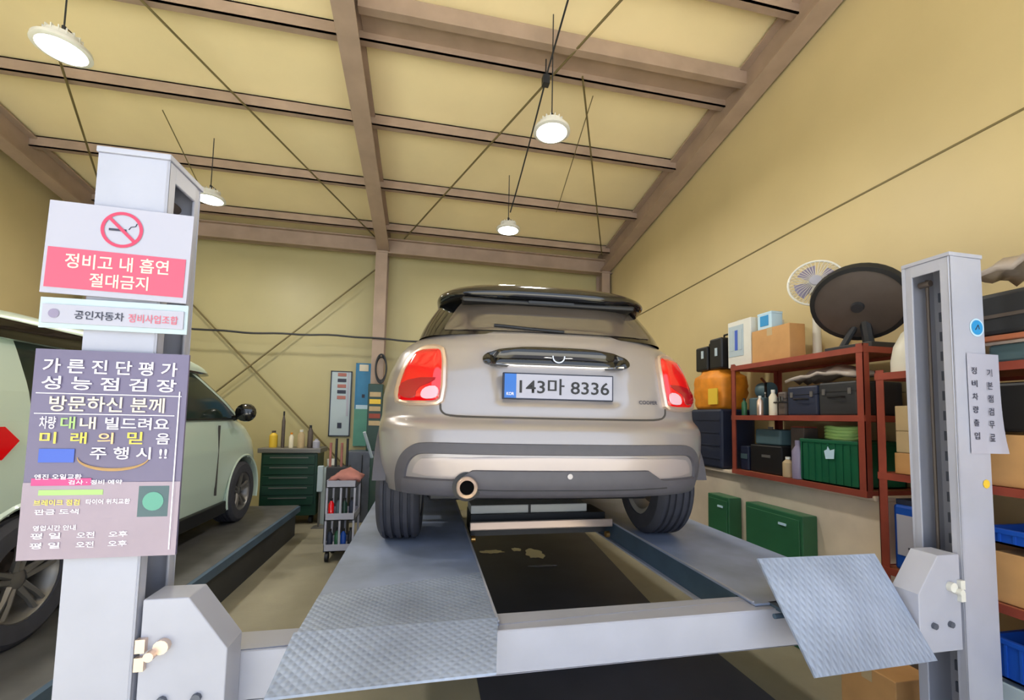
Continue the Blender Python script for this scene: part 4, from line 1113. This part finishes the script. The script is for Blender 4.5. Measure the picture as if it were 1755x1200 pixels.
box_thing('black_toolbox', 'black box under the top shelf right of the right post', 'tool box', 2.38, 2.80, 0.95, 1.40, 1.432, 1.64, 'black', 0.015, extra=ex)
box_thing('clear_container', 'cloudy plastic container on the rack top right of the paper notice', 'container', 2.37, 2.75, 0.98, 1.38, 1.725, 1.80, 'teal', 0.01, extra=lambda t: MB().box(2.36, 2.76, 0.97, 1.39, 1.80, 1.812).build('lid', 'clear', t))
box_thing('wooden_board', 'thin yellowish wooden board lying over the cloudy container', 'board', 2.33, 2.80, 0.95, 1.42, 1.815, 1.835, 'board', 0.002, extra=lambda t: MB().box(2.331, 2.333, 0.95, 1.42, 1.817, 1.833).build('edge', 'yellow', t))
def ex(t):
    b = MB(); b.box(2.335, 2.34, 0.98, 1.38, 1.91, 1.925); b.build('ridge', 'olive', t)
box_thing('dark_machine_case', 'dark grey case on the wooden board beside the top of the right post', 'case', 2.34, 2.78, 0.96, 1.41, 1.837, 2.02, 'dark', 0.02, extra=ex)
b = MB(); rows = []
random.seed(9)
for i in range(10):
    rows.append([Vector((2.34 + 0.44 * i / 9, 0.92 + 0.50 * j / 10, 2.045 + 0.14 * math.sin(PI * (i + 1) / 11) ** 0.5 * math.sin(PI * (j + 1) / 12) ** 0.5 + random.uniform(-0.02, 0.02))) for j in range(11)])
b.grid(rows); o = b.build('plastic_bundle', 'clear', smooth=True, angle=180); tag(o, 'bundle of cloudy plastic wrap on top of the dark grey case at the right edge', 'bundle')
so = o.modifiers.new('thick', 'SOLIDIFY'); so.thickness = 0.022; so.offset = -1

# white casing with a black grille on rack two
wc = thing('white_casing', 'white rounded machine casing with a dark grille on the rack left of the right post', 'casing', (2.50, 1.66, 1.722))
b = MB(); rows = []
for z, k in ((0, 1.0), (0.06, 1.0), (0.14, 0.93), (0.21, 0.76), (0.26, 0.5), (0.275, 0.2)):
    rows.append([Vector((2.54 + 0.17 * k * math.copysign(abs(math.cos(a)) ** 0.6, math.cos(a)), 1.665 + 0.165 * k * math.copysign(abs(math.sin(a)) ** 0.6, math.sin(a)), 1.722 + z)) for a in [2 * PI * q / 32 for q in range(32)]])
b.grid(rows, close=True); b.f.append([5 * 32 + k for k in range(32)]); b.mi.append(0); b.f.append(list(range(32))); b.mi.append(0)
b.build('shell', 'white_g', wc, smooth=True, angle=80)
b = MB(); b.add([(2.375, 1.66, 1.92), (2.37, 1.55, 1.89), (2.362, 1.57, 1.76), (2.366, 1.61, 1.80)], [(0, 1, 2, 3)]); b.add([(2.40, 1.66, 1.92), (2.39, 1.55, 1.89), (2.38, 1.57, 1.76), (2.385, 1.61, 1.80)], [(0, 1, 2, 3)])
b.build('grille', 'black', wc)

# cardboard box on the floor under the right flap
box_thing('cardboard_box', 'brown cardboard box on the floor under the right ramp flap', 'box', 2.10, 2.32, 1.60, 1.86, 0, 0.30, 'card', 0.004, extra=flaps(2.10, 2.32, 1.60, 1.86, 0.30))

# ------------------------------------------------------------------ back left corner
tc_ = thing('tool_chest', 'dark green roller tool chest with a cluttered pale top against the back wall', 'tool chest', (-1.72, 6.3, 0))
b = MB(); b.box(-2.06, -1.38, 6.05, 6.42, 0.12, 0.93); b.build('cabinet', 'green_dk', tc_, bevel=0.008)
b = MB(); b.box(-2.10, -1.34, 6.02, 6.43, 0.93, 0.99); b.build('top_tray', 'alloy', tc_, bevel=0.006)
for k in range(5):
    z = 0.78 - 0.13 * k
    b = MB(); b.box(-2.03, -1.41, 6.035, 6.05, z, z + 0.115); d = b.build('drawer', 'green_dk', tc_, bevel=0.003)
    b = MB(); b.box(-1.95, -1.49, 6.025, 6.035, z + 0.085, z + 0.097); b.build('handle', 'alloy', d)
for x in (-2.0, -1.45):
    b = MB(); b.lathe([(0.0, -0.02), (0.055, -0.02), (0.055, 0.02), (0.0, 0.02)], (x, 6.15, 0.056), 'X', 16); b.build('castor', 'black', tc_, smooth=True)
bottle('tall_bottle', 'tall slim dark bottle standing on the tool chest', -1.86, 6.2, 0.99, 0.022, 0.48, 'olive', 'black')
bottle('white_jar', 'white jar in the middle of the tool chest top', -1.62, 6.15, 0.99, 0.045, 0.24, 'card2', 'white_g', cat='jar')
bottle('cream_bottle', 'small cream bottle left of the white jar on the tool chest', -1.74, 6.15, 0.99, 0.03, 0.20, 'p_cream', 'orange')
bottle('brown_bottle', 'brown bottle right of the white jar on the tool chest', -1.52, 6.2, 0.99, 0.035, 0.30, 'olive', 'dark')
bottle('white_mug', 'short white pot at the right end of the tool chest top', -1.42, 6.12, 0.99, 0.045, 0.12, 'white', 'white', cat='pot')
bottle('yellow_canister', 'low yellow canister at the left end of the tool chest top', -1.98, 6.22, 0.99, 0.05, 0.22, 'yellow', 'olive', cat='canister')
# machines between the chest and the column
gc = thing('grey_canister', 'pale grey gas canister on the floor right of the tool chest', 'canister', (-1.22, 6.16, 0))
b = MB(); b.lathe([(0.0, 0.0), (0.13, 0.0), (0.14, 0.03), (0.14, 0.62), (0.11, 0.72), (0.04, 0.76), (0.0, 0.76)], (-1.22, 6.16, 0), 'Z', 24); b.build('tank', 'poster_l', gc, smooth=True)
b = MB(); b.lathe([(0.06, 0.76), (0.065, 0.84), (0.055, 0.84), (0.05, 0.76)], (-1.22, 6.16, 0), 'Z', 20, close=True); b.build('collar', 'white_g', gc, smooth=True)
sc = thing('small_grey_stand', 'narrow silvery stand beside the tool chest', 'stand', (-1.30, 5.9, 0))
b = MB(); b.box(-1.335, -1.265, 5.87, 5.94, 0.45, 0.78); b.build('head', 'poster_l', sc, bevel=0.01)
b = MB(); b.tube([(-1.30, 5.905, 0.0), (-1.30, 5.905, 0.46)], 0.014, 8); b.box(-1.37, -1.23, 5.83, 5.98, 0, 0.012); b.build('leg', 'alloy', sc)
# boards on the wall
def wallboard(name, label, x0, x1, z0, z1, m, marks, y=6.695):
    t = thing(name, label, 'board', ((x0 + x1) / 2, y, z0))
    b = MB(); b.box(x0, x1, y, y + 0.02, z0, z1); b.build('panel', m, t)
    b = MB()
    for (a, c, d, e) in ((x0, x1, z0, z0 + .015), (x0, x1, z1 - .015, z1), (x0, x0 + .015, z0, z1), (x1 - .015, x1, z0, z1)): b.box(a, c, y - .005, y, d, e)
    b.build('frame', 'navy' if m == 'poster_l' else 'skyblue', t)
    for (a, c, d, e, mm) in marks:
        b = MB(); b.box(x0 + a, x0 + c, y - 0.006, y - 0.001, z0 + d, z0 + e); b.build('printed_block', mm, t)
    return t
mk = [(0.10, 0.22, 0.55 + 0.085 * k, 0.55 + 0.085 * k + 0.05, 'ink' if k % 2 else 'cloth') for k in range(5)] + [(0.12, 0.18, 0.12, 0.2, 'navy'), (0.235, 0.265, 0.3, 0.95, 'white')]
wallboard('price_board', 'tall pale blue board with dark and red marks on the back wall', -1.40, -1.10, 1.12, 2.09, 'poster_l', mk)
wallboard('blue_board', 'tall board, blue above and aqua below, beside the pale blue board', -1.05, -0.82, 0.98, 2.22, 'skyblue', [(0.0, 0.23, 0.0, 0.55, 'aqua'), (0.02, 0.20, 0.55, 0.61, 'stick_l'), (0.05, 0.18, 1.12, 1.22, 'p_cream'), (0.1, 0.14, 0.72, 0.77, 'navy')])
# coils and cans on the column
hc = thing('hanging_coil', 'dark coiled hose hanging on the middle column of the back wall', 'hose', (-0.70, 6.40, 2.0))
for k in range(3):
    b = MB(); b.tube([(-0.66 + 0.075 * math.cos(a), 6.42 - 0.012 * k, 2.12 + (0.17 + 0.02 * k) * math.sin(a)) for a in [2 * PI * i / 26 for i in range(26)]], 0.011, 6, closed=True); b.build('loop', 'dark', hc, smooth=True)
b = MB(); b.tube([(-0.66, 6.45, 2.30), (-0.66, 6.36, 2.30)], 0.012, 8); b.build('hook', 'steel_dk', hc)
def ex(t):
    for k, mm in enumerate(('card2', 'rust', 'card2', 'yellow', 'card2')):
        b = MB(); b.box(-0.775, -0.625, 6.19, 6.2, 1.30 + 0.10 * k, 1.365 + 0.10 * k); b.build('printed_band', mm, t)
box_thing('parts_cabinet', 'narrow dark cabinet with tan and yellow rows, in front of the middle column', 'cabinet', -0.80, -0.60, 6.20, 6.42, 0.95, 1.88, 'green_dk', 0.008, extra=ex)
box_thing('grey_cabinet', 'grey metal cupboard below the narrow dark cabinet by the column', 'cabinet', -1.03, -0.58, 6.10, 6.42, 0.0, 0.948, 'lift_in', 0.01, extra=lambda t: MB().box(-0.83, -0.82, 6.09, 6.10, 0.1, 0.9).build('door_gap', 'black', t))

# white shelf trolley with bottles
tw = thing('shelf_trolley', 'slim white three tier trolley full of bottles, left of the lift runway', 'trolley', (-0.79, 4.6, 0))
TX0, TX1, TY0, TY1 = -0.94, -0.66, 4.52, 4.86
for x in (TX0 + .01, (TX0 + TX1) / 2, TX1 - .01):
    for y in (TY0 + .01, TY1 - .01):
        b = MB(); b.box(x - .009, x + .009, y - .009, y + .009, 0.10, 0.78); b.build('upright', 'white', tw)
for z in (0.10, 0.40, 0.72):
    b = MB(); b.box(TX0, TX1, TY0, TY1, z, z + 0.008); b.box(TX0, TX1, TY0, TY0 + .006, z, z + 0.07); b.box(TX0, TX0 + .006, TY0, TY1, z, z + 0.07); b.box(TX1 - .006, TX1, TY0, TY1, z, z + 0.07); b.box(TX0, TX1, TY1 - .006, TY1, z, z + 0.07)
    b.build('tier', 'white', tw)
for x in (TX0 + .03, TX1 - .03):
    for y in (TY0 + .03, TY1 - .03):
        b = MB(); b.lathe([(0.0, -0.015), (0.045, -0.015), (0.045, 0.015), (0.0, 0.015)], (x, y, 0.046), 'X', 14); b.build('castor', 'black', tw, smooth=True)
specs = [(0.408, (('red', 'dull red'), ('teal', 'grey blue'), ('green_dk', 'dark green'), ('navy', 'navy')), 'middle'), (0.108, (('navy', 'navy'), ('green2', 'green'), ('blue', 'blue'), ('dark', 'charcoal')), 'lowest')]
for z, ms, tn in specs:
    for k, (mm, cn) in enumerate(ms):
        bottle('fluid_bottle', '%s bottle on the %s tier of the white trolley' % (cn, tn), TX0 + 0.045 + k * 0.063, 4.58 + 0.03 * (k % 2), z, 0.027, 0.20, mm, 'black')
b = MB(); rows = []
random.seed(11)
for i in range(8):
    rows.append([Vector((-0.92 + 0.30 * i / 7, 4.53 + 0.30 * j / 7, 0.80 + 0.09 * math.sin(PI * i / 7) * math.sin(PI * j / 7) + random.uniform(-.012, .018))) for j in range(8)])
b.grid(rows); o = b.build('cloth', 'cloth', smooth=True, angle=180); tag(o, 'crumpled reddish pink cloth on the top tier of the white trolley', 'cloth')
so = o.modifiers.new('thick', 'SOLIDIFY'); so.thickness = 0.03; so.offset = -1
bk = thing('black_tool_rack', 'dark tool caddy standing behind the white trolley', 'caddy', (-0.93, 5.2, 0))
b = MB(); b.box(-1.08, -0.84, 5.15, 5.35, 0.0, 0.85); b.build('box', 'dark', bk, bevel=0.01)
for k in range(4):
    b = MB(); b.tube([(-1.05 + 0.06 * k, 5.2, 0.85), (-1.05 + 0.06 * k, 5.2, 1.12 + 0.05 * (k % 2))], 0.014, 6); b.build('tool_handle', 'black' if k % 2 else 'cloth', bk)
bp = thing('slim_cabinet', 'dark slim cabinet between the trolley and the raised silver car', 'cabinet', (-0.5, 5.3, 0))
b = MB(); b.box(-0.62, -0.40, 5.2, 5.5, 0.0, 0.95); b.build('body', 'green_dk', bp, bevel=0.01)
b = MB(); b.tube([(-0.60, 5.22, 0.95), (-0.68, 5.1, 1.25)], 0.018, 8); b.build('lever', 'poster_l', bp, smooth=True)

# ------------------------------------------------------------------ wet marks on the dark floor strip
pd = thing('water_puddle', 'small shiny wet patches on the dark floor strip between the lift runways', 'puddle', (0.95, 4.5, 0.005))
random.seed(21)
for (px_, py_, rx, ry) in ((1.18, 4.50, 0.10, 0.16), (0.74, 4.62, 0.13, 0.06), (1.02, 4.66, 0.05, 0.06), (1.16, 4.12, 0.14, 0.03)):
    ps = []
    for k in range(22):
        a = 2 * PI * k / 22; q = 1 + random.uniform(-0.22, 0.22)
        ps.append((px_ + rx * q * math.cos(a), py_ + ry * q * math.sin(a), 0.006))
    b = MB(); b.add(ps, [tuple(range(22))]); b.build('wet_patch', 'wet', pd)
